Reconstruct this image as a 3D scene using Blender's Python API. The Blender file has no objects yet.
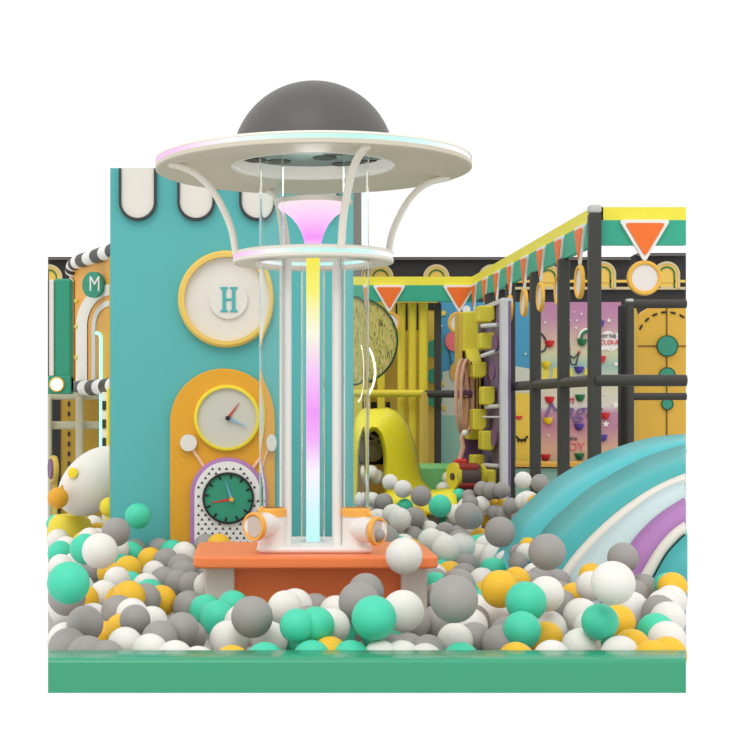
import bpy, bmesh, math, random
from mathutils import Vector, Matrix
random.seed(7)
C = bpy.context.scene.collection
SC = bpy.context.scene
F, PX, PY, E = 1450.0, 249.0, 406.0, 1.433      # focal length (px), principal point, eye height
PI = math.pi

def W(px, py, Y): return Vector(((px-PX)/F*Y, Y, E-(py-PY)/F*Y))
def WX(px, Y): return (px-PX)/F*Y
def WZ(py, Y): return E-(py-PY)/F*Y

# ------------------------------------------------------------------ materials
def lin(c):
    return tuple((x/255/12.92 if x/255 <= .04045 else ((x/255+.055)/1.055)**2.4) for x in c) + (1,)
def mat(name, c, rough=.5, spec=.3, emit=0, metal=0, mottled=.02):
    m = bpy.data.materials.new(name); m.use_nodes = True
    nt = m.node_tree; b = nt.nodes['Principled BSDF']
    b.inputs['Roughness'].default_value = rough
    b.inputs['Specular IOR Level'].default_value = spec
    b.inputs['Metallic'].default_value = metal
    col = lin(c)
    if mottled:
        n = nt.nodes.new('ShaderNodeTexNoise'); n.inputs['Scale'].default_value = 3
        tc = nt.nodes.new('ShaderNodeTexCoord'); nt.links.new(tc.outputs['Object'], n.inputs['Vector'])
        r = nt.nodes.new('ShaderNodeValToRGB')
        r.color_ramp.elements[0].color = tuple(x*(1-mottled) for x in col[:3])+(1,)
        r.color_ramp.elements[1].color = tuple(min(1, x*(1+mottled)) for x in col[:3])+(1,)
        nt.links.new(n.outputs['Fac'], r.inputs['Fac']); nt.links.new(r.outputs['Color'], b.inputs['Base Color'])
    else:
        b.inputs['Base Color'].default_value = col
    if emit:
        b.inputs['Emission Color'].default_value = col; b.inputs['Emission Strength'].default_value = emit
    return m
def ramp_mat(name, axis, stops, rough=.5, emit=0, lo=0.0, hi=1.0):
    """print / light tube whose colour runs along one world-aligned object axis between lo and hi"""
    m = bpy.data.materials.new(name); m.use_nodes = True
    nt = m.node_tree; b = nt.nodes['Principled BSDF']; b.inputs['Roughness'].default_value = rough
    b.inputs['Specular IOR Level'].default_value = .2
    tc = nt.nodes.new('ShaderNodeTexCoord'); sp = nt.nodes.new('ShaderNodeSeparateXYZ')
    nt.links.new(tc.outputs['Object'], sp.inputs[0])
    mr = nt.nodes.new('ShaderNodeMapRange'); mr.inputs['From Min'].default_value = lo; mr.inputs['From Max'].default_value = hi
    nt.links.new(sp.outputs[axis], mr.inputs['Value'])
    r = nt.nodes.new('ShaderNodeValToRGB')
    el = r.color_ramp.elements
    while len(el) < len(stops): el.new(.5)
    for e, (p, c) in zip(el, stops): e.position = p; e.color = lin(c)
    nt.links.new(mr.outputs['Result'], r.inputs['Fac'])
    if emit:
        b.inputs['Base Color'].default_value = (.02, .02, .02, 1)
        nt.links.new(r.outputs['Color'], b.inputs['Emission Color']); b.inputs['Emission Strength'].default_value = emit
    else:
        nt.links.new(r.outputs['Color'], b.inputs['Base Color'])
    return m

M = {}
def m_(k, *a, **k2): M[k] = mat(k, *a, **k2)
m_('teal_wall', (88, 178, 178)); m_('warm_white', (226, 222, 212)); m_('white', (236, 234, 230)); m_('dark_line', (58, 62, 66))
m_('cream_yellow', (232, 196, 100)); m_('orange_yellow', (226, 164, 46)); m_('bright_yellow', (236, 216, 60)); m_('clock_face', (205, 203, 190))
m_('red', (205, 60, 55)); m_('light_blue', (120, 180, 220)); m_('black', (40, 40, 42)); m_('off_black', (60, 58, 55))
m_('pinkish', (240, 200, 170)); m_('purple', (176, 128, 182)); m_('clock_green', (55, 150, 120)); m_('orange', (244, 132, 76), rough=.35)
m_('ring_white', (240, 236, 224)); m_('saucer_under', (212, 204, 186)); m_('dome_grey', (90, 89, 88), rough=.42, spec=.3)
m_('recess', (110, 128, 126)); m_('hole', (48, 52, 50)); m_('cap_orange', (244, 176, 78), rough=.35)
m_('spout_inside', (206, 190, 180)); m_('foam_green', (54, 154, 116), rough=.22, spec=.45)
m_('slide_teal', (88, 190, 196), rough=.4); m_('slide_side', (76, 176, 178), rough=.4); m_('slide_pale', (196, 216, 218)); m_('slide_purple', (176, 124, 184))
m_('fascia_green', (56, 168, 138)); m_('beam_yellow', (238, 226, 72)); m_('pennant_orange', (240, 116, 44)); m_('ring_gold', (234, 180, 76))
m_('disc_white', (228, 222, 216)); m_('post_black', (62, 61, 58)); m_('wall_black', (50, 49, 50)); m_('arch_yellow', (232, 194, 92))
m_('arch_green', (70, 130, 80)); m_('arch_beige', (206, 190, 150)); m_('door_yellow', (222, 176, 68)); m_('knob_green', (60, 148, 122))
m_('knob_edge', (34, 84, 60)); m_('seam', (110, 84, 34)); m_('mural_blue', (72, 150, 188)); m_('mural_grey', (200, 206, 192)); m_('mural_mint', (146, 194, 178))
m_('mural_yellow', (232, 200, 80)); m_('balloon_pink', (226, 112, 116)); m_('star_yellow', (222, 206, 90)); m_('slat_yellow', (228, 210, 64))
m_('olive_yellow', (206, 176, 80)); m_('hood_yellow', (232, 222, 50), rough=.4); m_("bench_green", (128, 206, 126)); m_('peg_purple', (128, 112, 150))
m_('peg_yellow', (218, 204, 66)); m_('frame_grey', (204, 204, 208)); m_('rope_pink', (206, 160, 140)); m_('tan', (206, 166, 92)); m_('maroon', (150, 48, 40))
m_('charcoal', (84, 72, 68)); m_('board_orange', (228, 162, 52)); m_('lattice', (196, 190, 164)); m_('back_olive', (176, 140, 52)); m_('egg_white', (228, 224, 216), rough=.4)
m_('panel_green', (52, 152, 122)); m_('pillar_grey', (118, 114, 110)); m_('plum', (120, 84, 120)); m_('post_cap', (190, 192, 188)); m_('stick', (238, 196, 160))
m_('hold_red', (214, 50, 56)); m_('hold_yellow', (240, 216, 50)); m_('hold_green', (40, 122, 80)); m_('hold_purple', (84, 66, 170)); m_('script_purple', (122, 100, 150)); m_('ink', (70, 66, 76))
m_('rose', (226, 110, 130)); m_('net', (176, 160, 130)); m_('floor_grey', (170, 168, 164))
m_('ball_teal', (76, 208, 172), rough=.45); m_('ball_grey', (158, 154, 151), rough=.5); m_('ball_white', (232, 229, 223), rough=.45); m_('ball_yellow', (240, 190, 50), rough=.45)
M['lamp_white'] = mat('lamp_white', (255, 252, 240), emit=1.6, mottled=0)
M['neon_mint'] = mat('neon_mint', (150, 240, 220), emit=1.1, mottled=0)
M['neon_cream'] = mat('neon_cream', (250, 250, 220), emit=.7, mottled=0)
g = bpy.data.materials.new('clear_acrylic'); g.use_nodes = True
nt = g.node_tree; b = nt.nodes['Principled BSDF']
b.inputs['Transmission Weight'].default_value = 1; b.inputs['Roughness'].default_value = 0.0; b.inputs['IOR'].default_value = 1.3
b.inputs['Base Color'].default_value = (.96, .985, .98, 1)
M['glass'] = g
# yellow shapes reflected and refracted in the bubble, painted as streaked colour
g = bpy.data.materials.new('jumble_reflection'); g.use_nodes = True
nt = g.node_tree; b = nt.nodes['Principled BSDF']; b.inputs['Roughness'].default_value = .15
tc = nt.nodes.new('ShaderNodeTexCoord'); mp = nt.nodes.new('ShaderNodeMapping'); mp.inputs['Rotation'].default_value = (0, .9, 0); mp.inputs['Scale'].default_value = (9, 3, 2.6)
n = nt.nodes.new('ShaderNodeTexNoise'); n.inputs['Scale'].default_value = 3.4; n.inputs['Distortion'].default_value = 1.6; n.inputs['Detail'].default_value = 3
r = nt.nodes.new('ShaderNodeValToRGB'); r.color_ramp.interpolation = 'LINEAR'
el = r.color_ramp.elements
for _ in range(4): el.new(.5)
for e, (p, c) in zip(el, [(.30, (60, 56, 30)), (.40, (130, 124, 50)), (.48, (200, 190, 90)), (.55, (176, 164, 66)), (.62, (206, 196, 140)), (.72, (214, 150, 90))]):
    e.position = p; e.color = lin(c)
nt.links.new(tc.outputs['Object'], mp.inputs[0]); nt.links.new(mp.outputs[0], n.inputs['Vector']); nt.links.new(n.outputs['Fac'], r.inputs[0]); nt.links.new(r.outputs[0], b.inputs['Base Color'])
M['jumble'] = g

# ------------------------------------------------------------------ object helpers
def thing(name, label, cat, loc=(0, 0, 0), group=None):
    o = bpy.data.objects.new(name, None); C.objects.link(o); o.location = loc; o.empty_display_size = .1
    o['label'] = label; o['category'] = cat
    if group: o['group'] = group
    return o
def wloc(p):
    v = Vector((0, 0, 0))
    while p is not None: v = v + Vector(p.location); p = p.parent
    return v
def tag(o, label, cat, group=None, kind=None):
    if label: o['label'] = label
    if cat: o['category'] = cat
    if group: o['group'] = group
    if kind: o['kind'] = kind
    return o
def link(name, bm, m, parent=None, smooth=False, loc=None, bev=0, solid=0, label=None):
    """world-space bmesh -> one mesh object (child of parent, or at loc)"""
    base = wloc(parent) if parent else Vector((0, 0, 0))
    org = Vector(loc) if loc is not None else base
    bmesh.ops.recalc_face_normals(bm, faces=bm.faces)
    bmesh.ops.translate(bm, vec=-org, verts=bm.verts)
    me = bpy.data.meshes.new(name); bm.to_mesh(me); bm.free()
    if smooth:
        for p in me.polygons: p.use_smooth = True
        me.set_sharp_from_angle(angle=math.radians(42))
    me.materials.append(M[m] if isinstance(m, str) else m)
    o = bpy.data.objects.new(name, me); C.objects.link(o)
    if parent: o.parent = parent
    o.location = org-base
    if solid:
        s = o.modifiers.new('s', 'SOLIDIFY'); s.thickness = abs(solid); s.offset = -1 if solid > 0 else 1
    if bev:
        s = o.modifiers.new('b', 'BEVEL'); s.width = bev; s.segments = 3; s.limit_method = 'ANGLE'; s.angle_limit = .7
        for p in me.polygons: p.use_smooth = True
        wn = o.modifiers.new('w', 'WEIGHTED_NORMAL'); wn.keep_sharp = True
    if label: o['label'] = label
    return o
def B(): return bmesh.new()
def a_box(bm, x0, x1, y0, y1, z0, z1):
    v = [bm.verts.new(p) for p in ((x0, y0, z0), (x1, y0, z0), (x1, y1, z0), (x0, y1, z0), (x0, y0, z1), (x1, y0, z1), (x1, y1, z1), (x0, y1, z1))]
    for f in ((0, 3, 2, 1), (4, 5, 6, 7), (0, 1, 5, 4), (1, 2, 6, 5), (2, 3, 7, 6), (3, 0, 4, 7)): bm.faces.new([v[i] for i in f])
    return bm
def a_prism(bm, pts, d):
    """closed polygon (world points) pushed along vector d"""
    d = Vector(d); n = len(pts)
    a = [bm.verts.new(Vector(p)) for p in pts]; c = [bm.verts.new(Vector(p)+d) for p in pts]
    bm.faces.new(a); bm.faces.new(c[::-1])
    for i in range(n):
        j = (i+1) % n; bm.faces.new((a[i], c[i], c[j], a[j]))
    return bm
def a_lathe(bm, cen, prof, n=48, axis=(0, 0, 1), closed=True):
    """profile [(r,h)] turned about axis through cen; a r of 0 closes to a point; closed joins last to first"""
    q = Vector((0, 0, 1)).rotation_difference(Vector(axis).normalized()); cen = Vector(cen)
    rings = []
    for (r, h) in prof:
        if r <= 1e-6: rings.append([bm.verts.new(cen+q @ Vector((0, 0, h)))])
        else: rings.append([bm.verts.new(cen+q @ Vector((r*math.cos(2*PI*i/n), r*math.sin(2*PI*i/n), h))) for i in range(n)])
    pairs = list(zip(rings, rings[1:]))
    if closed: pairs.append((rings[-1], rings[0]))
    for p, s in pairs:
        if len(p) == 1 and len(s) == 1: continue
        for i in range(n):
            j = (i+1) % n
            if len(p) == 1: bm.faces.new((p[0], s[i], s[j]))
            elif len(s) == 1: bm.faces.new((p[i], s[0], p[j]))
            else: bm.faces.new((p[i], s[i], s[j], p[j]))
    return bm
def a_tube(bm, pts, r, n=12, flat=1.0, side=None):
    """swept round (or flattened) bar along a polyline"""
    pts = [Vector(p) for p in pts]; rings = []
    prev = None
    for i, p in enumerate(pts):
        t = (pts[min(i+1, len(pts)-1)]-pts[max(i-1, 0)]).normalized()
        ref = Vector(side) if side else (prev if prev else (Vector((0, 0, 1)) if abs(t.z) < .9 else Vector((0, 1, 0))))
        u = (ref-t*ref.dot(t)).normalized(); v = t.cross(u); prev = u
        rr = r[i] if isinstance(r, (list, tuple)) else r
        rings.append([bm.verts.new(p+u*math.cos(2*PI*k/n)*rr+v*math.sin(2*PI*k/n)*rr*flat) for k in range(n)])
    for a, c in zip(rings, rings[1:]):
        for k in range(n): bm.faces.new((a[k], a[(k+1) % n], c[(k+1) % n], c[k]))
    bm.faces.new(rings[0][::-1]); bm.faces.new(rings[-1])
    return bm
def a_ball(bm, c, r, seg=28, ring=16, sc=(1, 1, 1), rot=None):
    mm = Matrix.Translation(Vector(c)) @ (rot if rot else Matrix.Identity(4)) @ Matrix.Diagonal((sc[0]*r, sc[1]*r, sc[2]*r, 1))
    bmesh.ops.create_uvsphere(bm, u_segments=seg, v_segments=ring, radius=1, matrix=mm); return bm
def smoothline(pts, k=6):
    """Catmull-Rom through points"""
    P = [Vector(p) for p in pts]; out = []
    for i in range(len(P)-1):
        p0 = P[i-1] if i else P[0]*2-P[1]; p1, p2 = P[i], P[i+1]; p3 = P[i+2] if i+2 < len(P) else P[-1]*2-P[-2]
        for j in range(k):
            t = j/k
            out.append(.5*((2*p1)+(p2-p0)*t+(2*p0-5*p1+4*p2-p3)*t*t+(3*p1-p0-3*p2+p3)*t**3))
    out.append(P[-1]); return out
def plate(name, pts, Y, t, m, parent, bev=0, label=None):
    """flat frontal panel, outline in photo px taken at depth Y, thickness t away from the viewer"""
    return link(name, a_prism(B(), [W(x, y, Y) for x, y in pts], (0, t, 0)), m, parent, bev=bev, label=label)
def circ(cx, cy, r, n=40, a0=0, a1=2*PI, ry=None):
    ry = ry or r
    full = abs(a1-a0-2*PI) < 1e-6
    return [(cx+r*math.cos(a0+(a1-a0)*i/(n if full else n-1)), cy-ry*math.sin(a0+(a1-a0)*i/(n if full else n-1))) for i in range(n)]
def archpts(cx, top, r, bottom, n=28): return circ(cx, top+r, r, n, 0, PI)+[(cx-r, bottom), (cx+r, bottom)]
def annulus(name, cx, cy, r0, r1, Y, t, m, parent, n=48):
    bm = B(); c = W(cx, cy, Y+t); k = Y/F
    a_lathe(bm, c, [(r0*k, 0), (r1*k, 0), (r1*k, t*.75), (r1*k-t*.25, t), (r0*k, t)], n, (0, -1, 0)); return link(name, bm, m, parent, smooth=False)
def band(name, cx, cy, r0, r1, bottom, Y, t, m, parent, n=24, half=False):
    """arch-shaped band: half ring with straight legs down to bottom"""
    o = [(cx+r1, bottom)]+circ(cx, cy, r1, n, 0, PI)+[(cx-r1, bottom)]
    i = [(cx+r0, bottom)]+circ(cx, cy, r0, n, 0, PI)+[(cx-r0, bottom)]
    if half: o = o[:14]; i = i[:14]
    bm = B(); n = len(o)
    vo = [bm.verts.new(W(x, y, Y)) for x, y in o]; vi = [bm.verts.new(W(x, y, Y)) for x, y in i]
    wo = [bm.verts.new(W(x, y, Y)+Vector((0, t, 0))) for x, y in o]; wi = [bm.verts.new(W(x, y, Y)+Vector((0, t, 0))) for x, y in i]
    for k in range(n-1):
        bm.faces.new((vo[k], vo[k+1], vi[k+1], vi[k])); bm.faces.new((wo[k], wi[k], wi[k+1], wo[k+1]))
        bm.faces.new((vo[k], wo[k], wo[k+1], vo[k+1])); bm.faces.new((vi[k], vi[k+1], wi[k+1], wi[k]))
    for k in (0, n-1): bm.faces.new((vo[k], vi[k], wi[k], wo[k]))
    return link(name, bm, m, parent)
def text(name, s, px, py, h, Y, m, parent, shear=0, squeeze=1.0, rz=0):
    """lettering: centre at photo px, cap height h px, at depth Y"""
    cu = bpy.data.curves.new(name, 'FONT'); cu.body = s; cu.align_x = 'CENTER'; cu.align_y = 'CENTER'; cu.extrude = .006; cu.shear = shear
    cu.size = h/F*Y/.7
    o = bpy.data.objects.new(name, cu); C.objects.link(o)
    dg = bpy.context.evaluated_depsgraph_get(); me = bpy.data.meshes.new_from_object(o.evaluated_get(dg))
    bpy.data.objects.remove(o)
    me.transform(Matrix.Rotation(PI/2, 4, 'X') @ Matrix.Diagonal((squeeze, 1, 1, 1)) @ Matrix.Rotation(rz, 4, 'Z'))
    me.materials.clear(); me.materials.append(M[m])
    t = bpy.data.objects.new(name, me); C.objects.link(t); t.parent = parent
    t.location = W(px, py, Y)-wloc(parent); return t
def loft(rows):
    bm = B(); vs = [[bm.verts.new(p) for p in r] for r in rows]
    for a, c in zip(vs, vs[1:]):
        for i in range(len(a)-1): bm.faces.new((a[i], a[i+1], c[i+1], c[i]))
    return bm
def resample(pts, n):
    P = [Vector((x, y, 0)) for x, y in pts]; L = [0]
    for a, c in zip(P, P[1:]): L.append(L[-1]+(c-a).length)
    out = []
    for k in range(n):
        s = L[-1]*k/(n-1); i = 0
        while i < len(P)-2 and L[i+1] < s: i += 1
        f = (s-L[i])/(L[i+1]-L[i]); q = P[i].lerp(P[i+1], f); out.append((q.x, q.y))
    return out

# ------------------------------------------------------------------ setting: pit floor, front rim, back wall
bm = B()
fl = [(-.1386*7.4, 7.4), (.3014*7.4, 7.4), (.3014*21.6, 21.6), (-.1386*21.6, 21.6)]
a_prism(bm, [(x, y, 0) for x, y in fl], (0, 0, -.01))
tag(link('floor', bm, 'floor_grey'), None, None, kind='structure')

bm = a_prism(B(), [(-1.004, y_, z_) for y_, z_ in [(7.24, 0), (7.5, 0), (7.5, .165), (7.495, .17), (7.488, .172)]+[(7.27+.03*math.cos(PI/2+PI/2*i/6), .142+.03*math.sin(PI/2+PI/2*i/6)) for i in range(7)]], (3.186, 0, 0))
for v in bm.verts: v.co.x = (.3014 if v.co.x > 0 else -.1386)*v.co.y        # mitred ends
rim = link('foam_barrier', bm, 'foam_green', loc=(.6, 7.37, 0), smooth=True)
tag(rim, 'long green padded rim along the front of the ball pit', 'padded rim')

bm = B(); YB = 21.4
a_prism(bm, [W(48, 257, YB), W(631, 257, YB), W(638, 253, YB), W(686, 253, YB), (WX(686, YB), YB, 0), (WX(48, YB), YB, 0)], (0, .2, 0))
tag(link('wall_back', bm, 'wall_black'), None, None, kind='structure')
bm = B(); a_box(bm, WX(48, 21.3), WX(631, 21.3), 21.3, 21.4, WZ(259.5, 21.3), WZ(258.3, 21.3)); a_box(bm, WX(638, 21.3), WX(686, 21.3), 21.3, 21.4, WZ(255.5, 21.3), WZ(254.3, 21.3))
tag(link('trim_1', bm, 'pillar_grey'), None, None, kind='structure')
for z, nm in ((281, 'trim_2'), (288, 'trim_3')):
    bm = B(); a_box(bm, WX(505, 21.3), WX(686, 21.3), 21.33, 21.4, WZ(z+1.3, 21.3), WZ(z-1.3, 21.3))
    tag(link(nm, bm, 'arch_yellow' if nm == 'trim_2' else 'arch_beige'), None, None, kind='structure')

# rainbow arches on the black band
for i, (cx, where) in enumerate([(49, 'above the green lamp panel'), (380.5, 'above the left back pennant'), (436.5, 'above the slats'),
                                 (492, 'at the inner beam corner'), (548, 'behind the pennant row'), (603, 'right of the corner post'), (667, 'right of the front pennant')]):
    r = 13.2
    cy, bot = (277.5, 289)
    if cx > 600: cy, bot = 274.5, 288
    y = 21.3
    t = thing('rainbow_arch', 'small yellow rainbow arch on the black back wall, '+where, 'wall decoration', W(cx, bot, y), 'rainbow arches on the back wall')
    h = i == 0                                       # the wall ends in the middle of the first arch
    plate('arch_centre', circ(cx, cy, r*.50, 15, 0, PI/2)+[(cx, bot), (cx+r*.5, bot)] if h else archpts(cx, cy-r*.5, r*.5, bot), y+.04, .06, 'arch_yellow', t)
    band('green_band', cx, cy, r*.50, r*.64, bot, y+.03, .07, 'arch_green', t, half=h)
    band('beige_band', cx, cy, r*.64, r*.82, bot, y+.02, .08, 'arch_yellow', t, half=h)
    band('outer_band', cx, cy, r*.82, r, bot, y+.01, .09, 'arch_beige', t, half=h)

# tall grey pillar behind the tower
t = link('service_pillar', a_box(B(), WX(348, 20.7), WX(368.5, 20.7), 20.7, 21.0, 0, WZ(150, 20.7)), 'pillar_grey', loc=(WX(358, 20.7), 20.85, 0), bev=.02)
tag(t, 'tall plain grey pillar rising behind the saucer and teal tower', 'pillar')

# ------------------------------------------------------------------ entrance frame (posts, rails, yellow beam, green fascia)
XF, YF, YK = 3.075, 13.0, 20.0
fr = thing('play_frame', 'black post frame with yellow and green top band around the pit corner', 'frame', (XF, YF, 0))
zt, zm, zb = 3.217, 3.10, 2.876
xr = WX(686, YF); xl = WX(300, YK)
for nm, za, zc, m, d in (('beam', zt, zm, 'beam_yellow', .1), ('fascia', zm, zb, 'fascia_green', .06)):
    link(nm, a_box(B(), XF+.05, xr, YF, YF+d, zc, za), m, fr)
    link(nm, a_box(B(), XF, XF+d, YF+.0, YK+.1, zc, za), m, fr)
    link(nm, a_box(B(), xl, XF, YK, YK+d, zc, za), m, fr)
def post(x, y, z1, w=.055): return link('post', a_box(B(), x-w, x+w, y-w, y+w, 0, z1), 'post_black', fr, bev=.02)
post(XF+.005, YF-.07, 3.15); link('post_cap', a_box(B(), XF-.05, XF+.06, YF-.125, YF-.015, 3.15, 3.225), 'post_cap', fr, bev=.02)
for y in (14.2, 15.6, 17.1, 18.6): post(XF+.005, y, zb)
for (a, c) in (((XF, YF-.1, 1.66), (WX(686, YF-.1), YF-.1, 1.66)), ((XF, YF-.1, 1.66), (XF, YK, 1.66))):
    link('rail', a_tube(B(), [a, c], .052, 14), 'post_black', fr, smooth=True)

# inner doorway frame + yellow door
dy = 17.6
df = thing('door_frame', 'black padded frame standing in front of the yellow door', 'frame', W(630, 520, dy))
link('post', a_box(B(), WX(627, dy), WX(634.5, dy), dy, dy+.1, 0, WZ(302, dy)), 'post_black', df, bev=.02)
link('post', a_box(B(), WX(619.5, dy+.9), WX(629, dy+.9), dy+.8, dy+1.0, 0, WZ(300, dy)), 'wall_black', df, bev=.02)
link('rail', a_tube(B(), [W(631, 304, dy+.05), W(686, 304, dy+.05)], .052, 12), 'post_black', df, smooth=True)
link('rail', a_tube(B(), [W(631, 396.5, dy+.05), W(686, 396.5, dy+.05)], .045, 12), 'post_black', df, smooth=True)
link('post_cap', a_box(B(), WX(627, dy), WX(634, dy), dy, dy+.1, WZ(302, dy), WZ(298.6, dy)), 'post_cap', df, bev=.015)
yd = 18.2
dr = thing('yellow_door', 'yellow double door with green round knobs and dashed arch, behind the blue slide', 'door', (WX(660, yd), yd, 0))
plate('door_panel', [(634, 322)]+circ(667, 346, 40, 24, 2.55, .6)[0:0]+[(637, 318), (642, 312), (650, 307.5), (660, 305.5), (686, 305.5), (686, 520), (634, 520)], yd, .1, 'door_yellow', dr)
plate('side_leaf', [(632, 306), (636, 308), (637.5, 313), (637.5, 520), (632, 520)], yd-.03, .06, 'olive_yellow', dr)
bm = B()
a_box(bm, WX(666.1, yd), WX(667.2, yd), yd-.012, yd, 0, WZ(305.5, yd)); a_box(bm, WX(638, yd), WX(686, yd), yd-.012, yd, WZ(346.6, yd), WZ(345.5, yd))
link('seam', bm, 'seam', dr)
bm = B()
for k in range(7):
    a = PI*(.86-.10*k)
    p0 = W(667+30*math.cos(a), 342-30*math.sin(a), yd-.01); p1 = W(667+30*math.cos(a-.17), 342-30*math.sin(a-.17), yd-.01)
    if p0.x < WX(685, yd): a_tube(bm, [p0, p1], .012, 6)
link('dashed_line', bm, 'black', dr)
for cy, r in ((346, 10.6), (375.5, 8.2), (404, 6)):
    k = link('door_knob', a_lathe(B(), W(667, cy, yd), [(0, 0), (r*yd/F, 0), (r*yd/F, .03), (0, .03)], 36, (0, -1, 0), False), 'knob_edge', dr)
    link('knob_face', a_lathe(B(), W(667, cy, yd-.03), [(0, 0), ((r-1)*yd/F, 0), ((r-1)*yd/F, .015), (0, .015)], 36, (0, -1, 0), False), 'knob_green', k)

# ------------------------------------------------------------------ pennants
def pennant(p, u, n, label, s=1.0, wf=1.0, th=.03):
    """p = top centre, u = direction of the width, n = outward"""
    p, u, n = Vector(p), Vector(u), Vector(n); w, h = .232*s*wf, .385*s
    t = thing('pennant', label, 'pennant', p, 'orange pennants along the top beams')
    def tri(k, off, th, mm, nm):
        cx = Vector((0, 0, -h*.36))
        c = [(-w, 0), (w, 0), (0, -h)]
        pts = []
        for (a, z) in c:
            a, z = a*k, (z+h*.36)*k-h*.36
            pts.append((a, z))
        rp = []                                             # rounded corners
        for i in range(3):
            A, Bq, D = pts[i-1], pts[i], pts[(i+1) % 3]
            va = Vector((A[0]-Bq[0], A[1]-Bq[1])).normalized()*.045*s*k; vd = Vector((D[0]-Bq[0], D[1]-Bq[1])).normalized()*.045*s*k
            q = Vector(Bq)
            for f in (0, .25, .5, .75, 1): rp.append(q+va*(1-f)**2+vd*f**2)
        link(nm, a_prism(B(), [p+u*q.x+Vector((0, 0, q.y))+n*off for q in rp], n*th), mm, t)
    tri(1, .0, th, 'white', 'border'); tri(.78, th-.002, .012, 'pennant_orange', 'triangle')
    c = p+Vector((0, 0, -h-.135*s))
    link('ring', a_lathe(B(), c+n*.0, [(.118*s, 0), (.158*s, 0), (.155*s, .028), (.148*s, .036), (.128*s, .036), (.118*s, .028)], 36, n), 'ring_gold', t)
    link('disc', a_lathe(B(), c+n*.005, [(0, 0), (.12*s, 0), (.12*s, .015), (0, .015)], 36, n, False), 'disc_white', t)
    return t
pennant((WX(644, 13), YF, zm), (1, 0, 0), (0, -1, 0), 'large orange pennant above the yellow door, facing front on the green band')
on = ['nearest to the corner post', 'second from the corner post', 'third from the corner post', 'fourth from the corner post', 'fifth from the corner post',
      'sixth from the corner post', 'seventh from the corner post', 'last one in the inner corner']
for k in range(8):
    pennant((XF, 13.42+.9*k, zm), (0, 1, 0), (-1, 0, 0), 'orange pennant turned edge-on along the side beam, '+on[k], wf=.86, th=.022)
pennant((WX(389, 20), YK, zm), (1, 0, 0), (0, -1, 0), 'orange pennant on the back beam above the round bubble window')
pennant((WX(459, 20), YK, zm), (1, 0, 0), (0, -1, 0), 'orange pennant on the back beam above the pink balloon painting')

# ------------------------------------------------------------------ murals on the back wall
ym = 21.2
mu = thing('sky_mural', 'blue painted wall panel with star, pink balloon and pale hill', 'wall panel', W(455, 470, ym))
plate('panel', [(440, 302), (536, 302), (536, 503), (440, 503)], ym, .1, 'mural_blue', mu)
plate('hill', [(440, 373), (450, 370), (470, 366), (500, 364), (520, 367), (536, 370), (536, 410), (440, 418)], ym-.012, .02, 'mural_grey', mu)
plate('meadow', [(440, 415), (500, 417), (516, 415), (516, 478), (440, 478)], ym-.02, .03, 'mural_mint', mu)
plate('sunny_face', [(516, 393), (536, 393), (536, 478), (516, 478)], ym-.03, .04, 'mural_yellow', mu)
def star(name, cx, cy, r, Y, m, par):
    pts = [(cx+(r if i % 2 == 0 else r*.42)*math.sin(PI*i/5), cy-(r if i % 2 == 0 else r*.42)*math.cos(PI*i/5)) for i in range(10)]
    return plate(name, pts, Y, .02, m, par)
star('star', 443.5, 313, 4, ym-.02, 'star_yellow', mu); star('star', 444, 408, 3.6, ym-.03, 'star_yellow', mu); star('star', 443, 384, 3, ym-.03, 'star_yellow', mu)
plate('moon', circ(466.5, 309.5, 4), ym-.02, .02, 'white', mu)
plate('balloon', circ(454, 341, 8.8, ry=10), ym-.03, .03, 'balloon_pink', mu)
link('balloon_string', a_tube(B(), [W(449, 350, ym-.02), W(452, 365, ym-.02)], .008, 6), 'ink', mu)
plate('blob', circ(454, 372, 4, ry=9), ym-.03, .03, 'tan', mu)
for x, y in ((441.8, 326), (525.5, 354)): star('sparkle', x, y, 1.4, ym-.02, 'white', mu)
plate('cheek', circ(519, 416, 3.6, 16, PI, 2*PI), ym-.045, .02, 'red', mu)
link('eyelash', a_tube(B(), [W(x, y, ym-.045) for x, y in circ(522, 434, 6, 10, PI*1.1, PI*1.9)], .014, 6), 'black', mu)
for x in (518.5, 522, 525.5): link('eyelash', a_tube(B(), [W(x, 439.4, ym-.045), W(x-.3, 442, ym-.045)], .012, 6), 'black', mu)
link('blue_sky_patch', a_box(B(), WX(517, ym), WX(536, ym), ym-.034, ym-.03, WZ(393, ym), WZ(393, ym)+.01), 'mural_grey', mu)

mu = thing('magic_mural', 'pink and mint printed climbing wall with lettering and coloured bowl holds', 'climbing wall', W(575, 470, ym))
zl, zh = WZ(470, ym)-mu.location.z, WZ(302, ym)-mu.location.z
M['magic'] = ramp_mat('magic_print', 'Z', [(0, (206, 190, 150)), (.14, (208, 170, 150)), (.26, (182, 130, 158)), (.34, (184, 142, 170)), (.38, (214, 210, 206)), (.50, (206, 206, 176)), (.62, (158, 190, 178)),
                                           (.70, (206, 206, 168)), (.80, (204, 172, 166)), (.90, (188, 138, 168)), (1, (184, 128, 164))], lo=zl, hi=zh)
plate('panel', [(538, 302), (621, 302), (621, 503), (538, 503)], ym, .1, 'magic', mu)
yt = ym-.012
plate('cloud', [(595, 349)]+circ(601, 341, 6.2, 10, PI*.55, PI)[::-1]+circ(608, 338, 7, 10, PI*.25, PI*.75)[::-1]+circ(617, 340, 7, 10, -PI*.3, PI*.7)[::-1]+[(612, 351.5), (606, 349.5), (600, 351)], yt, .012, 'white', mu)
text('lettering', 'ENJOY THE', 606, 336.2, 3.6, yt-.014, 'ink', mu, squeeze=.8)
text('lettering', 'CLOUDS', 612, 342.4, 4.4, yt-.014, 'hold_red', mu, squeeze=1.0)
text('lettering', 'in', 569.5, 400, 8.5, yt, 'hold_red', mu, shear=.3)
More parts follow.
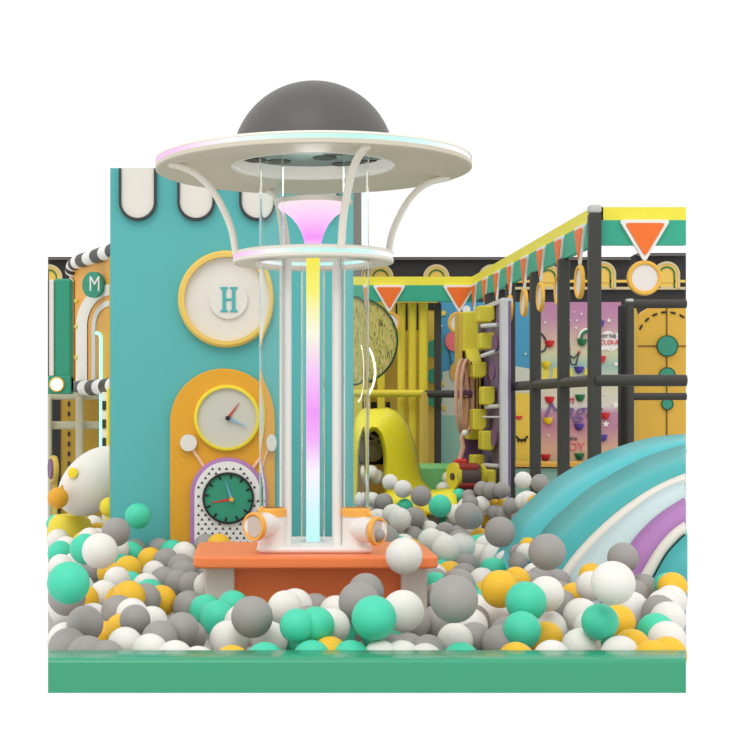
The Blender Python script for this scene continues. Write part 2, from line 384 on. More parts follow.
text('lettering', 'Magic', 571.5, 411, 14.5, yt, 'script_purple', mu, shear=.35, squeeze=1.22)
text('lettering', 'INSTA', 571.5, 439, 3, yt, 'ink', mu)
text('lettering', 'JOY', 575, 447, 8, yt, 'rose', mu)
for x, y, r in ((545, 322.5, 1.4), (581.5, 314, 1.6), (577, 320.5, 1.4), (576, 328, 1.8), (570, 320, 1), (574, 312, 1), (609, 320.5, 2.6), (616, 364, 3), (605.5, 394.5, 1.5), (616, 405, 4.5), (606, 424, 4), (548.5, 435.5, 1.5), (618, 376, 3), (611, 349, 1)):
    star('sparkle', x, y, r, yt, 'white', mu)
link('rainbow_print', a_tube(B(), [W(x, y, yt) for x, y in circ(588, 338, 9, 10, PI*.5, PI)], .018, 6), 'white', mu)
link('rainbow_print', a_tube(B(), [W(x, y, yt) for x, y in circ(588, 338, 7, 10, PI*.5, PI)], .025, 6), 'hold_green', mu)
link('crown_print', a_tube(B(), [W(x, y, yt) for x, y in ((569, 350), (571, 364), (576, 364.5), (579, 352), (574, 358), (569, 355))], .012, 6), 'ink', mu)
for x, y in ((569.5, 348.5), (579.5, 352.3)): plate('gem_print', [(x-2, y), (x, y-2.6), (x+2, y), (x, y+2.6)], yt, .012, 'rose', mu)
link('unicorn_print', a_tube(B(), [W(x, y, yt) for x, y in ((541, 333), (545, 338), (547, 344), (545, 350), (541, 352))], .014, 6), 'ink', mu)
plate('letter_print', [(542, 380), (542, 366), (547, 366), (550, 370), (548, 380)], yt, .012, 'star_yellow', mu); plate('letter_print', [(552, 379), (553, 369), (557, 367), (557, 379)], yt, .012, 'star_yellow', mu)
plate('letter_print', [(568, 376), (569, 369), (573, 369), (573, 376)], yt, .012, 'star_yellow', mu); plate('letter_print', [(584, 375), (585, 368), (588, 370), (588, 375)], yt, .012, 'star_yellow', mu)
def hold(cx, cy, m, r=4.6):
    bm = B(); c = W(cx, cy-3.4, ym-.01); R = r*ym/F
    prof = [(R*1.08, 0), (R*1.0, -R*.5), (R*.72, -R*1.2), (R*.35, -R*1.45), (0, -R*1.5)]
    a_lathe(bm, c, [(0, -R*.1), (R*.85, -R*.05)]+prof, 20, (0, 0, 1), False)
    return link('climbing_hold', bm, m, mu, smooth=True)
for x, y, c in ((549.5, 344, 'red'), (546, 365, 'yellow'), (582, 342.5, 'green'), (579, 370, 'purple'), (601, 359.5, 'red'), (549.5, 400, 'red'), (548, 421, 'yellow'), (580, 398, 'green'), (579, 427, 'purple'),
                (605, 416, 'red'), (602.5, 438, 'purple'), (545.5, 457.5, 'red'), (579.5, 456.5, 'green'), (599.5, 324, 'purple')):
    hold(x, y, 'hold_'+c)
# bench under the mural
bn = thing('low_bench', 'low yellow-topped mint bench below the climbing wall', 'bench', W(570, 480, 20.4))
link('bench_top', a_box(B(), WX(513, 20.2), WX(622, 20.2), 20.2, 21.0, WZ(467, 20.2), WZ(463.5, 20.2)), 'ring_gold', bn)
link('bench_front', a_box(B(), WX(513, 20.2), WX(622, 20.2), 20.26, 21.0, 0, WZ(468.5, 20.2)), 'mural_mint', bn)

# ------------------------------------------------------------------ yellow play module with slats, bubble window, rails
ys = 20.25
sl = thing('yellow_slat_panel', 'yellow slatted play panel with green knobs behind the yellow slide', 'play panel', (WX(405, ys), ys, 0))
plate('back_board', [(345, 300), (438, 300), (438, 520), (345, 520)], ys+.5, .08, 'olive_yellow', sl)
for x0, x1, y0, y1 in ((405, 407.6, 303, 330), (416, 418.6, 303, 330), (428, 436, 303, 310), (370, 379, 402, 412), (386, 390, 402, 412), (395.5, 398, 303, 318)):
    link('gap', a_box(B(), WX(x0, ys+.5), WX(x1, ys+.5), ys+.485, ys+.5, WZ(y1, ys+.5), WZ(y0, ys+.5)), 'black', sl)
for x0, x1 in ((397.5, 405.5), (408, 416.5), (418.5, 428)):
    link('slat', a_tube(B(), [(WX((x0+x1)/2, ys), ys, 0), (WX((x0+x1)/2, ys), ys, WZ(303, ys))], (x1-x0)/2*ys/F, 14), 'slat_yellow', sl, smooth=True)
link('slat', a_box(B(), WX(379, ys), WX(386, ys), ys+.2, ys+.3, 0, WZ(303, ys)), 'slat_yellow', sl)
link('slat', a_box(B(), WX(353, ys), WX(372, ys), ys+.25, ys+.32, 0, WZ(303, ys)), 'slat_yellow', sl)
link('corner_column', a_tube(B(), [(WX(424, ys-.2), ys-.2, 0), (WX(424, ys-.2), ys-.2, WZ(392, ys-.2))], .062, 14), 'olive_yellow', sl, smooth=True)
for y, r in ((349, 9.2), (376, 8), (400, 7.5)):
    link('green_knob', a_lathe(B(), W(434.5, y, ys+.42), [(0, 0), (r*ys/F, 0), (r*ys/F, .06), (0, .06)], 30, (0, -1, 0), False), 'knob_green', sl)
link('rail', a_tube(B(), [W(345, 393.5, ys-.2), W(423, 393.5, ys-.2)], .052, 14), 'slat_yellow', sl, smooth=True)
p = thing('black_corner_post', 'black square post with side rail right of the yellow slats', 'post', (WX(437.5, ys), ys, 0))
link('upright', a_box(B(), WX(434.5, ys), WX(441, ys), ys-.05, ys+.05, 0, WZ(303, ys)), 'post_black', p, bev=.015)
link('rail', a_tube(B(), [W(425, 394, ys-.2), W(463, 394, ys-.2)], .052, 14), 'post_black', p, smooth=True)

yw = 18.3
bw = thing('bubble_window', 'round clear bubble window with jumbled yellow pattern beside the teal tower', 'window', W(352, 343, yw))
link('reflection_disc', a_lathe(B(), W(353, 341, yw+.1), [(0, 0), (44*yw/F, 0), (44*yw/F, .03), (0, .03)], 48, (0, -1, 0), False), 'jumble', bw)  # disc carrying the painted reflections of the clear bubble
annulus('rim', 353, 341, 43.8, 45, yw+.04, .1, 'knob_edge', bw)
link('light_arc', a_tube(B(), smoothline([W(x, y, yw-.1) for x, y in ((366, 345), (371, 352), (374.5, 364), (375, 376), (372, 388), (366, 398), (360, 402))], 5), .016, 8), 'neon_cream', bw, smooth=True)

# yellow tunnel slide
yh = 17.2
hd = thing('yellow_tunnel_slide', 'bright yellow hooded tunnel slide ending in the balls', 'slide', W(395, 505, yh))
O = [(351, 512), (352, 440), (356, 420), (366, 412.5), (388, 410.5), (398, 415), (406, 427), (412, 444), (416, 465), (420, 482), (432, 495), (448, 500)]
I = [(357, 512), (358, 455), (361, 440), (366, 432), (374, 426.5), (380, 431), (384, 441), (386.5, 455), (386.5, 470), (385, 486), (390, 500), (398, 512)]
k = 30
Os, Is = resample(O, k), resample(I, k)
rows = [[W(x, y, yh+.75) for x, y in Os]]
for f, dyy in ((.06, .5), (.16, .38), (.5, .18), (.94, .0), (1, .06)):
    rows.append([W(Os[i][0]*(1-f)+Is[i][0]*f, Os[i][1]*(1-f)+Is[i][1]*f, yh+dyy) for i in range(k)])
link('hood', loft(rows), 'hood_yellow', hd, smooth=True, solid=.04)
lip = [[W(x, y, Y) for x, y in q] for q, Y in (([(384, 492), (400, 489), (425, 490), (453, 487)], 17.3), ([(386, 493), (402, 493), (427, 494), (455, 489)], 16.7), ([(388, 505), (404, 509), (430, 511), (458, 507)], 16.3))]
lip = [smoothline(r, 5) for r in lip]
link('chute_lip', loft(lip), 'hood_yellow', hd, smooth=True, solid=.05)
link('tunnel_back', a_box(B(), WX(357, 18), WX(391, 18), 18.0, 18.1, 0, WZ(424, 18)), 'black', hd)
link('inner_step', a_box(B(), WX(358, 17.8), WX(389, 17.8), 17.7, 17.95, 0, WZ(465, 17.8)), 'ring_gold', hd)
link('net_ball', a_ball(B(), W(372, 451, 17.75), 11*17.75/F), 'net', hd, smooth=True)
for kk in range(3): link('net_cord', a_tube(B(), [W(360+kk*7, 428+4*kk, 17.5), W(390, 446+8*kk, 17.5)], .012, 6), 'net', hd)

# green box bench
gb = link('green_soft_box', a_box(B(), WX(414, 18.4), WX(462, 18.4), 18.4, 19.6, 0, WZ(467, 18.4)), 'bench_green', loc=(WX(436, 18.8), 18.9, 0), bev=.03)
tag(gb, 'pale green soft block behind the end of the yellow slide', 'soft block')

# ------------------------------------------------------------------ peg wall unit (side-on board with yellow cups)
pw = thing('cup_play_board', 'tall purple play board with yellow cups, seen side-on inside the frame', 'play board', (2.95, 17.5, 0))
xb = 2.93
y0, y1 = 16.55, 19.4
zt2 = WZ(299.5, 16.55)
link('board', a_box(B(), xb, xb+.06, y0, y1, 0, zt2-.02), 'peg_purple', pw)
link('edge_frame', a_box(B(), WX(500.8, 16.5), WX(507.6, 16.5), 16.45, 16.6, 0, zt2), 'frame_grey', pw, bev=.015)
link('top_edge', a_box(B(), xb-.04, xb+.08, y0, y1, zt2-.03, zt2+.02), 'frame_grey', pw)
def cup(cx, cy, w, h, Y, m='peg_yellow', slope=.5):
    bm = B()
    a_prism(bm, [W(cx-w/2, cy-h/2, Y), W(cx+w/2, cy-h/2, Y), W(cx+w/2, cy+h*.3, Y), W(cx+w*.2, cy+h/2, Y), W(cx-w/2, cy+h*.5*slope+h*.2, Y)], (0, .3, 0))
    return link('cup', bm, m, pw, bev=.02)
for a in ((487, 314, 17, 17, 17.2), (488, 341, 15, 17, 17.2), (489, 396, 13, 19, 17.1), (480, 420, 14, 22, 17.4), (489, 441, 14, 20, 17.1), (480, 370, 14, 16, 17.5), (479, 462, 13, 14, 17.5), (489, 478, 15, 16, 16.9), (474, 434, 13, 12, 17.9)):
    cup(*a)
for (xa, ya, xc, yc) in ((482, 326, 498, 325), (482, 356, 499, 350), (486, 407, 500, 406), (483, 417, 500, 417), (484, 465, 499, 466)):
    link('peg_rod', a_tube(B(), [W(xa, ya, 17.2), W(xc, yc, 16.9)], .012 if yc == 417 else .025, 8), 'frame_grey', pw, smooth=True)
for xa, ya in ((491, 371), (494, 343), (493, 437)):
    link('pocket', a_lathe(B(), W(xa+2, ya, 16.95), [(0, 0), (.11, 0), (.11, .02), (0, .02)], 20, (-1, -.15, 0), False), 'plum', pw)
yp = 17.9
link('yellow_column', a_box(B(), WX(463.5, yp), WX(478.5, yp), yp, yp+.5, WZ(351, yp), WZ(311.5, yp)), 'peg_yellow', pw, bev=.015)
link('column_side', a_box(B(), WX(460.5, yp), WX(463.5, yp), yp+.1, yp+.5, WZ(400, yp), WZ(314, yp)), 'olive_yellow', pw)
bm = B(); a_prism(bm, [W(466, 349, yp-.05), W(478, 349, yp-.05), W(482, 363, yp-.3), W(469, 363, yp-.3)], (0, .12, 0)); link('chute_flap', bm, 'peg_yellow', pw)
bm = B(); a_prism(bm, [W(470, 363, yp-.3), W(482, 363, yp-.3), W(483, 378, yp-.3), W(474, 379, yp-.3)], (0, .2, 0)); link('chute_box', bm, 'peg_yellow', pw)
bm = B()
for x in (471.5, 474.5, 477.5, 480.5): a_box(bm, WX(x-.7, yp-.31), WX(x+.7, yp-.31), yp-.31, yp-.3, WZ(364.5, yp-.31), WZ(361.5, yp-.31))
link('teeth', bm, 'black', pw)
bm = B()
for i in range(6): a_box(bm, WX(464+i*2.9, 18.1), WX(465.6+i*2.9, 18.1), 18.05, 18.15, WZ(432, 18.1), WZ(352, 18.1))
link('slat_rods', bm, 'tan', pw)
bm = B(); a_box(bm, WX(462, 18.3), WX(482, 18.3), 18.25, 18.35, 0, WZ(352, 18.3)); link('rod_backing', bm, 'plum', pw)
for x, m in ((462, 'rope_pink'), (467, 'rope_pink')):
    pts = [W(x+6*math.cos(2*PI*i/36)*(1), 396+36*math.sin(2*PI*i/36), 17.6+.15*math.cos(2*PI*i/36)) for i in range(37)]
    link('wheel_hoop', a_tube(B(), pts, .022, 8), m, pw, smooth=True)
link('wheel_axle', a_tube(B(), [W(459, 394, 17.6), W(472, 394, 17.8)], .05, 10), 'plum', pw, smooth=True)
for i in range(5):
    a = PI*i/5
    link('wheel_spoke', a_tube(B(), [W(462+5.6*math.cos(a), 396+34*math.sin(a), 17.62), W(462-5.6*math.cos(a), 396-34*math.sin(a), 17.62)], .008, 6), 'rope_pink', pw)
sp = thing('cable_drum', 'small toy drum with yellow flanges and red core beside the play board', 'toy drum', W(465, 492, 17.0))
link('drum', a_tube(B(), [W(456, 476, 17.0), W(479, 476, 17.0)], 12*17/F, 24), 'charcoal', sp, smooth=False)
for xa in (461.5, 474): link('red_stripe', a_tube(B(), [W(459, 476+(-8.5 if xa < 470 else 8.5), 16.93), W(477.5, 476+(-8.5 if xa < 470 else 8.5), 16.93)], 4.6*17/F, 12), 'maroon', sp, smooth=True)
link('flange', a_lathe(B(), W(454.5, 476, 17.0), [(0, -.03), (.155, -.03), (.155, .03), (0, .03)], 32, (-.93, -.36, 0), False), 'peg_yellow', sp)
link('flange', a_lathe(B(), W(480, 476, 17.0), [(0, -.02), (.14, -.02), (.14, .02), (0, .02)], 32, (-.93, -.36, 0), False), 'peg_yellow', sp)
link('hub', a_lathe(B(), W(453.6, 476.5, 16.97), [(0, 0), (.04, 0), (.04, .03), (0, .03)], 16, (-.93, -.36, 0), False), 'charcoal', sp)
tg = thing('toy_giraffe', 'small pale pink toy figure standing on the cable drum', 'toy', W(462, 463, 17.1))
link('body', a_tube(B(), smoothline([W(x, y, 17.1) for x, y in ((459, 462), (462, 452), (463, 446), (461.5, 438), (464, 434))], 4), [.03]*8+[.026]*9, 10), 'rope_pink', tg, smooth=True)
for x in (457, 461, 464.5): link('foot', a_ball(B(), W(x, 461.5, 17.05), .036, 14, 8), 'red', tg, smooth=True)
link('head', a_ball(B(), W(465, 433, 17.1), .04, 14, 8), 'disc_white', tg, smooth=True)

# ------------------------------------------------------------------ left side structures
yg = 16.8
gp = thing('green_lamp_panel', 'green panel with a round glowing lamp at the far left', 'panel', W(60, 394, yg))
link('green_board', a_box(B(), WX(53.5, yg), WX(71, yg), yg, yg+.25, WZ(394, yg), WZ(278.5, yg)), 'panel_green', gp, bev=.03)
link('base', a_box(B(), WX(48, yg), WX(71, yg), yg-.03, yg+.25, WZ(394, yg), WZ(376, yg)), 'panel_green', gp, bev=.015)
link('white_strip', a_box(B(), WX(49.3, yg), WX(54, yg), yg-.02, yg+.2, WZ(376, yg), WZ(280, yg)), 'disc_white', gp, bev=.01)
link('dark_strip', a_box(B(), WX(47.8, yg), WX(49.3, yg), yg, yg+.2, WZ(376, yg), WZ(280, yg)), 'charcoal', gp)
annulus('lamp_ring', 57, 384.5, 6, 7.6, yg-.07, .04, 'ring_gold', gp)
link('lamp', a_lathe(B(), W(57, 384.5, yg-.03), [(0, 0), (6.2*yg/F, 0), (6.2*yg/F, .02), (0, .035)], 30, (0, -1, 0), False), 'lamp_white', gp)

def QY(px): return 1/(1/18.3+(px-72)/40*(1/16.3-1/18.3))
def Q(px, py, d=0): return W(px, py, QY(px)+d)
ap = thing('arched_side_panel', 'orange panel with white arches, letter M medallion and striped padded bars', 'panel', Q(92, 394))
def qplate(name, pts, d, t, m, lab=None):
    return link(name, a_prism(B(), [Q(x, y, d) for x, y in pts], (0, t, 0)), m, ap, label=lab)
def qband(name, pts0, pts1, d, t, m):
    bm = B(); a = [bm.verts.new(Q(x, y, d)) for x, y in pts0]; c = [bm.verts.new(Q(x, y, d)) for x, y in pts1]
    a2 = [bm.verts.new(Q(x, y, d+t)) for x, y in pts0]; c2 = [bm.verts.new(Q(x, y, d+t)) for x, y in pts1]
    n = len(a)
    for i in range(n-1):
        bm.faces.new((a[i], a[i+1], c[i+1], c[i])); bm.faces.new((a2[i], c2[i], c2[i+1], a2[i+1])); bm.faces.new((a[i], a2[i], a2[i+1], a[i+1])); bm.faces.new((c[i], c[i+1], c2[i+1], c2[i]))
    for i in (0, n-1): bm.faces.new((a[i], c[i], c2[i], a2[i]))
    return link(name, bm, m, ap)
qplate('board', [(70, 268), (112, 256), (112, 390), (70, 392)], .1, .1, 'board_orange')
qplate('left_edge', [(69.5, 275), (73.5, 280), (73.5, 386), (69.5, 388)], .02, .08, 'lattice')
def arc2(cx, cy, rx, ry, bottom, n=14): return [(cx-rx, bottom)]+[(cx-rx*math.cos(PI/2*i/(n-1)), cy-ry*math.sin(PI/2*i/(n-1))) for i in range(n)]
qband('white_arch', arc2(112, 326, 36, 42, 386), arc2(112, 326, 25, 31, 386), .05, .05, 'warm_white')
qband('white_arch', arc2(112, 326, 20.5, 26, 386), arc2(112, 326, 16.5, 20.5, 386), .05, .05, 'warm_white')
qband('inner_yellow', arc2(112, 328, 16.5, 20, 386), arc2(112, 328, 2, 4, 386), .07, .03, 'orange_yellow')
link('neon_tube', a_tube(B(), smoothline([Q(x, y, -.06) for x, y in ((96.5, 333), (99, 334), (100.8, 338), (101, 350), (101, 400), (100.8, 460))], 4), .02, 8), 'neon_mint', ap, smooth=True)
for y in (326.5, 357.5, 301): link('gold_clip', a_ball(B(), Q(76.5, y, .02), .03, 12, 8), 'star_yellow', ap, smooth=True)
def striped(name, pts, r):
    P = smoothline(pts, 8)
    root = link(name, a_tube(B(), P, r, 18), 'white', ap, smooth=True)
    n = len(P); m = 0
    seg = 4
    for s in range(1, n-seg, 2*seg):
        link('black_stripe', a_tube(B(), P[s:s+seg+1], r*1.012, 18), 'off_black', root, smooth=True)
    return root
striped('padded_bar', [Q(71.5, 272), Q(73.5, 264.5), Q(80, 261), Q(94, 256.8), Q(110, 251.5), Q(122, 248)], .083)
striped('padded_bar', [Q(70.5, 389), Q(76, 388.6), Q(90, 387.8), Q(104, 386.6), Q(118, 385)], .092)
md = link('medallion', a_lathe(B(), Q(95.5, 285, -.3), [(0, 0), (12.8*17/F, 0), (12.8*17/F, .06), (0, .06)], 36, (-.55, -.83, 0), False), 'knob_green', ap, label='green medallion with white letter M')
mt = text('lettering', 'M', 94.5, 284.5, 15, QY(95)-.47, 'white', md, squeeze=.72)

ck = thing('checkered_post', 'narrow black and white checkered post beside the yellow edge of the tower', 'post', W(104, 520, 16.2))
link('core', a_box(B(), WX(102, 16.2), WX(106.6, 16.2), 16.2, 16.3, 0, WZ(392, 16.2)), 'white', ck)
for k in range(6):
    ya = 401+18.4*k
    link('black_square', a_box(B(), WX(102.2, 16.19), WX(106, 16.19), 16.185, 16.25, WZ(ya+9, 16.19), WZ(ya, 16.19)), 'off_black', ck)
link('yellow_edge', a_box(B(), WX(106.4, 16.0), WX(111, 16.0), 16.0, 16.2, 0, WZ(388, 16.0)), 'bright_yellow', ck, bev=.02)

la = thing('lattice_frame', 'pale beige bar frame below the green lamp panel', 'frame', W(75, 520, 17.6))
for y, hh, m in ((396, 3.6, 'lattice'), (425.3, 4, 'lattice')):
    link('bar', a_box(B(), WX(48, 17.6), WX(100, 17.6), 17.6, 17.7, WZ(y+hh, 17.6), WZ(y-hh, 17.6)), m, la, bev=.025)
for x0, x1 in ((75.5, 83), (47.6, 51.5)):
    link('upright', a_box(B(), WX(x0, 17.5), WX(x1, 17.5), 17.48, 17.58, 0, WZ(397, 17.5)), 'lattice', la, bev=.03)
ob = thing('olive_back_panel', 'mustard panel with dark slot and dashed stitching behind the beige bars', 'panel', W(75, 520, 18.9))
link('board', a_box(B(), WX(47.8, 18.9), WX(108, 18.9), 18.9, 19.0, 0, WZ(392, 18.9)), 'back_olive', ob)
link('dark_slot', a_box(B(), WX(52, 18.9), WX(60.5, 18.9), 18.87, 18.9, 0, WZ(394, 18.9)), 'black', ob)
bm = B()
for k in range(10): a_box(bm, WX(68, 18.9), WX(70, 18.9), 18.88, 18.9, WZ(406+10*k, 18.9), WZ(401.5+10*k, 18.9))
link('stitching', bm, 'black', ob)

# egg seat
ye = 14.6
eg = thing('egg_seat', 'large tilted white egg with a yellow spot, left of the teal tower', 'egg', W(88, 520, ye))
s = ye/F
rot = Matrix.Rotation(math.radians(48), 4, 'Y')
shell = link('shell', a_ball(B(), W(94.5, 481, ye), 1, 48, 28, (28.5*s, 27*s, 42*s), rot), 'egg_white', eg, smooth=True)
link('spot', a_lathe(B(), W(78, 472, ye)+Vector((-.02, -.222, .0)), [(0, 0), (5.3*s, 0), (5.3*s, .02), (0, .03)], 24, (-.42, -.9, .12), False), 'hold_yellow', eg)
link('base', a_lathe(B(), Vector((WX(70, ye+.25), ye+.25, 0)), [(0, 0), (.2, 0), (.235, .06), (.235, .16), (.21, .26), (.15, .32), (0, .31)], 40, (0, 0, 1), False), 'slat_yellow', eg, smooth=True)
f = link('foot', a_ball(B(), W(58, 498, ye-.35), 10.6*(ye-.35)/F), 'orange_yellow', eg, smooth=True)
link('toe', a_lathe(B(), W(61.5, 488.5, ye-.35), [(.03, -.03), (.012, .03), (0, .04)], 12, (.2, 0, 1), False), 'orange_yellow', f, smooth=True)
link('foot', a_ball(B(), W(109.5, 507, ye-.35), 10*(ye-.35)/F), 'bright_yellow', eg, smooth=True)
rl = thing('plum_roller', 'yellow-rimmed plum disc at the left edge behind the egg', 'roller', W(51, 484, 16.6))
link('rim', a_lathe(B(), W(53.5, 469, 16.6), [(.0, -.03), (.15, -.03), (.158, 0), (.15, .03), (0, .03)], 32, (-.94, -.34, 0), False), 'olive_yellow', rl)
link('face', a_lathe(B(), W(53, 469, 16.58), [(0, 0), (.115, 0), (.115, .04), (0, .04)], 32, (-.94, -.34, 0), False), 'plum', rl)

link('stand', a_box(B(), WX(52, 16.62), WX(57, 16.62), 16.6, 16.68, 0, WZ(480, 16.62)), 'olive_yellow', rl)
# ------------------------------------------------------------------ teal clock tower
yt_ = 13.2
tw = thing('clock_tower', 'tall teal tower panel with clocks and scalloped white top', 'tower', (WX(230, yt_), yt_, 0))
link('tower_body', a_box(B(), WX(110.2, yt_), WX(352, yt_), yt_, yt_+.45, 0, WZ(168, yt_)), 'teal_wall', tw)
link('yellow_edge', a_box(B(), WX(109, yt_), WX(110.3, yt_), yt_+.02, yt_+.4, 0, WZ(256, yt_)), 'olive_yellow', tw)
for cx in (137.5, 196, 258, 320):
    w = 16.4
    plate('scallop', [(cx+w, 168.2)]+[(cx+w*math.cos(-PI*i/20), 201.5-w*math.sin(-PI*i/20)) for i in range(21)]+[(cx-w, 168.2)], yt_-.03, .03, 'warm_white', tw)
    bm = B(); w0, w1 = w-.1, w+2.5
    o = [(cx+w1, 168.2)]+[(cx+w1*math.cos(-PI*i/24), 201.5-w1*math.sin(-PI*i/24)) for i in range(25)]+[(cx-w1, 168.2)]
    q = [(cx+w0, 168.2)]+[(cx+w0*math.cos(-PI*i/24), 201.5-w0*math.sin(-PI*i/24)) for i in range(25)]+[(cx-w0, 168.2)]
    for i in range(len(o)-1):
        vs = [bm.verts.new(W(*p, yt_-.05)) for p in (o[i], o[i+1], q[i+1], q[i])]; us = [bm.verts.new(W(*p, yt_-.05)+Vector((0, .05, 0))) for p in (o[i], o[i+1], q[i+1], q[i])]
        bm.faces.new(vs); bm.faces.new((vs[0], us[0], us[1], vs[1])); bm.faces.new((vs[2], us[2], us[3], vs[3]))
    bmesh.ops.remove_doubles(bm, verts=bm.verts, dist=1e-5)
    link('scallop_outline', bm, 'dark_line', tw)
def disc(name, cx, cy, r, Y, t, m, par, n=56): return link(name, a_lathe(B(), W(cx, cy, Y), [(0, 0), (r*Y/F, 0), (r*Y/F, t), (0, t)], n, (0, -1, 0), False), m, par)
hc = disc('letter_plaque', 226.5, 299.5, 43.4, yt_, .03, 'warm_white', tw); annulus('plaque_rim', 226.5, 299.5, 42.2, 48.6, yt_-.09, .09, 'cream_yellow', hc)
disc('plaque_boss', 228.5, 300, 19, yt_-.03, .025, 'warm_white', hc)
yy = yt_-.064; hx0, hx1 = 222.5, 235.5
hp = []
half = [(228.9, 298.4), (231.9, 298.4), (231.9, 289), (230, 289), (230, 287), (237.4, 287), (237.4, 289), (235.4, 289), (235.4, 310), (237.4, 310), (237.4, 312), (230, 312), (230, 310), (231.9, 310), (231.9, 300.4), (228.9, 300.4)]
hp = half+[(457.8-x, y) for x, y in half[::-1]]
hp = [p for i, p in enumerate(hp) if p[0] != 228.9]
plate('lettering', hp, yy, .006, 'slide_side', hc)
ar = plate('yellow_arch', archpts(223.5, 368.5, 53.5, 563, 48), yt_-.07, .07, 'orange_yellow', tw, bev=.012)
ar['label'] = 'large orange-yellow arch panel holding two clocks'
y1_ = yt_-.07
uc = disc('clock', 227, 418, 30.5, y1_, .02, 'clock_face', ar); annulus('clock_rim', 227, 418, 29.8, 33.2, y1_-.05, .05, 'bright_yellow', uc)
def hand(name, p, tip, w, Y, m, par):
    d = Vector((tip[0]-p[0], tip[1]-p[1])).normalized(); n = Vector((-d.y, d.x))*w
    return plate(name, [(p[0]+n.x, p[1]+n.y), (p[0]-n.x, p[1]-n.y), (tip[0]-n.x*.2, tip[1]-n.y*.2), (tip[0]+n.x*.2, tip[1]+n.y*.2)], Y, .008, m, par)
hand('clock_hand', (228, 418), (239, 403), 1.3, y1_-.035, 'red', uc); hand('clock_hand', (228, 418), (246.5, 426.8), 1.3, y1_-.045, 'light_blue', uc); disc('clock_hub', 227.7, 418.2, 2.4, y1_-.05, .02, 'black', uc)
for (cx, cy, tx, ty) in ((188.5, 442.7, 204, 467), (271.5, 442.7, 253, 468)):
    d = disc('bell_disc', cx, cy, 8.4, y1_-.02, .04, 'warm_white', ar, 32)
    link('bell_stick', a_tube(B(), [W(cx, cy, y1_-.012), W(tx, ty, y1_-.012)], .015, 8), 'stick', d)
la2 = plate('purple_arch', archpts(227.5, 457.5, 37.5, 563, 40), y1_-.05, .05, 'purple', ar, bev=.01)
pp = plate('dotted_arch', archpts(227.5, 461.5, 33, 563, 40), y1_-.075, .03, 'white', la2)
bm = B(); yq = y1_-.078
row = 0; y = 464.0
while y < 560:
    x = 195 + (3.5 if row % 2 else 0)
    while x < 262:
        inside = (abs(x-227.5) < 31.5 and (y > 495 or (x-227.5)**2+(y-494.5)**2 < 30.5**2)) and (x-228)**2+(y-498)**2 > 27**2
        if inside:
            vs = [bm.verts.new(W(x-1.7, y+1.3, yq)), bm.verts.new(W(x+1.7, y+1.3, yq)), bm.verts.new(W(x, y-1.4, yq))]; bm.faces.new(vs)
        x += 7.0
    row += 1; y += 4.6
tmp = bpy.data.meshes.new('tmp'); bmesh.ops.translate(bm, vec=-(Vector(wloc(pp))), verts=bm.verts)
bm2 = B(); bm2.from_mesh(pp.data); nf = len(bm2.faces); bm.to_mesh(tmp); bm2.from_mesh(tmp); bm2.faces.ensure_lookup_table()
for f in bm2.faces[nf:]: f.material_index = 1
bm2.to_mesh(pp.data); bm2.free(); bm.free(); pp.data.materials.append(M['black'])
lc = disc('clock', 228.3, 498, 24.2, y1_-.075, .02, 'clock_green', ar); annulus('clock_rim', 228.3, 498, 23.8, 26, y1_-.115, .04, 'black', lc)
for k in range(12):
    a = k*PI/6+.12; d = Vector((math.cos(a), math.sin(a)))
    link('clock_tick', a_tube(B(), [W(228.3+d.x*24, 498+d.y*24, y1_-.1), W(228.3+d.x*19.5, 498+d.y*19.5, y1_-.1)], .009, 6), 'black', lc)
hand('clock_hand', (231.5, 499.2), (211, 502.8), 1.6, y1_-.1, 'red', lc); hand('clock_hand', (231.5, 499.2), (225, 480), 1.2, y1_-.108, 'light_blue', lc); disc('clock_hub', 231.5, 499.3, 2.3, y1_-.11, .02, 'ring_gold', lc)

# ------------------------------------------------------------------ orange table
tb = thing('orange_table', 'long orange table with white legs standing among the balls', 'table', (.445, 9.945, 0))
pts = []
x0, x1, ya, yb, rr = -.366, 1.238, 9.40, 10.45, .10
for cx, cy, a in ((x1-rr, ya+rr, -PI/2), (x1-rr, yb-rr, 0), (x0+rr, yb-rr, PI/2), (x0+rr, ya+rr, PI)):
    pts += [(cx+rr*math.cos(a+PI/2*i/8), cy+rr*math.sin(a+PI/2*i/8), .376) for i in range(9)]
link('tabletop', a_prism(B(), pts, (0, 0, .08)), 'orange', tb, bev=.018)
for a, c in ((205, 234.5), (401, 427.5)):
    for yk in (9.6, 10.12): link('leg', a_box(B(), WX(a, 9.6), WX(c, 9.6), yk, yk+.2, 0, .376), 'warm_white', tb, bev=.012)
link('apron', a_box(B(), WX(234.5, 9.6), WX(401, 9.6), 9.66, 9.72, .0, .376), 'orange', tb)
link('apron', a_box(B(), WX(234.5, 9.6), WX(401, 9.6), 10.2, 10.26, .0, .376), 'orange', tb)

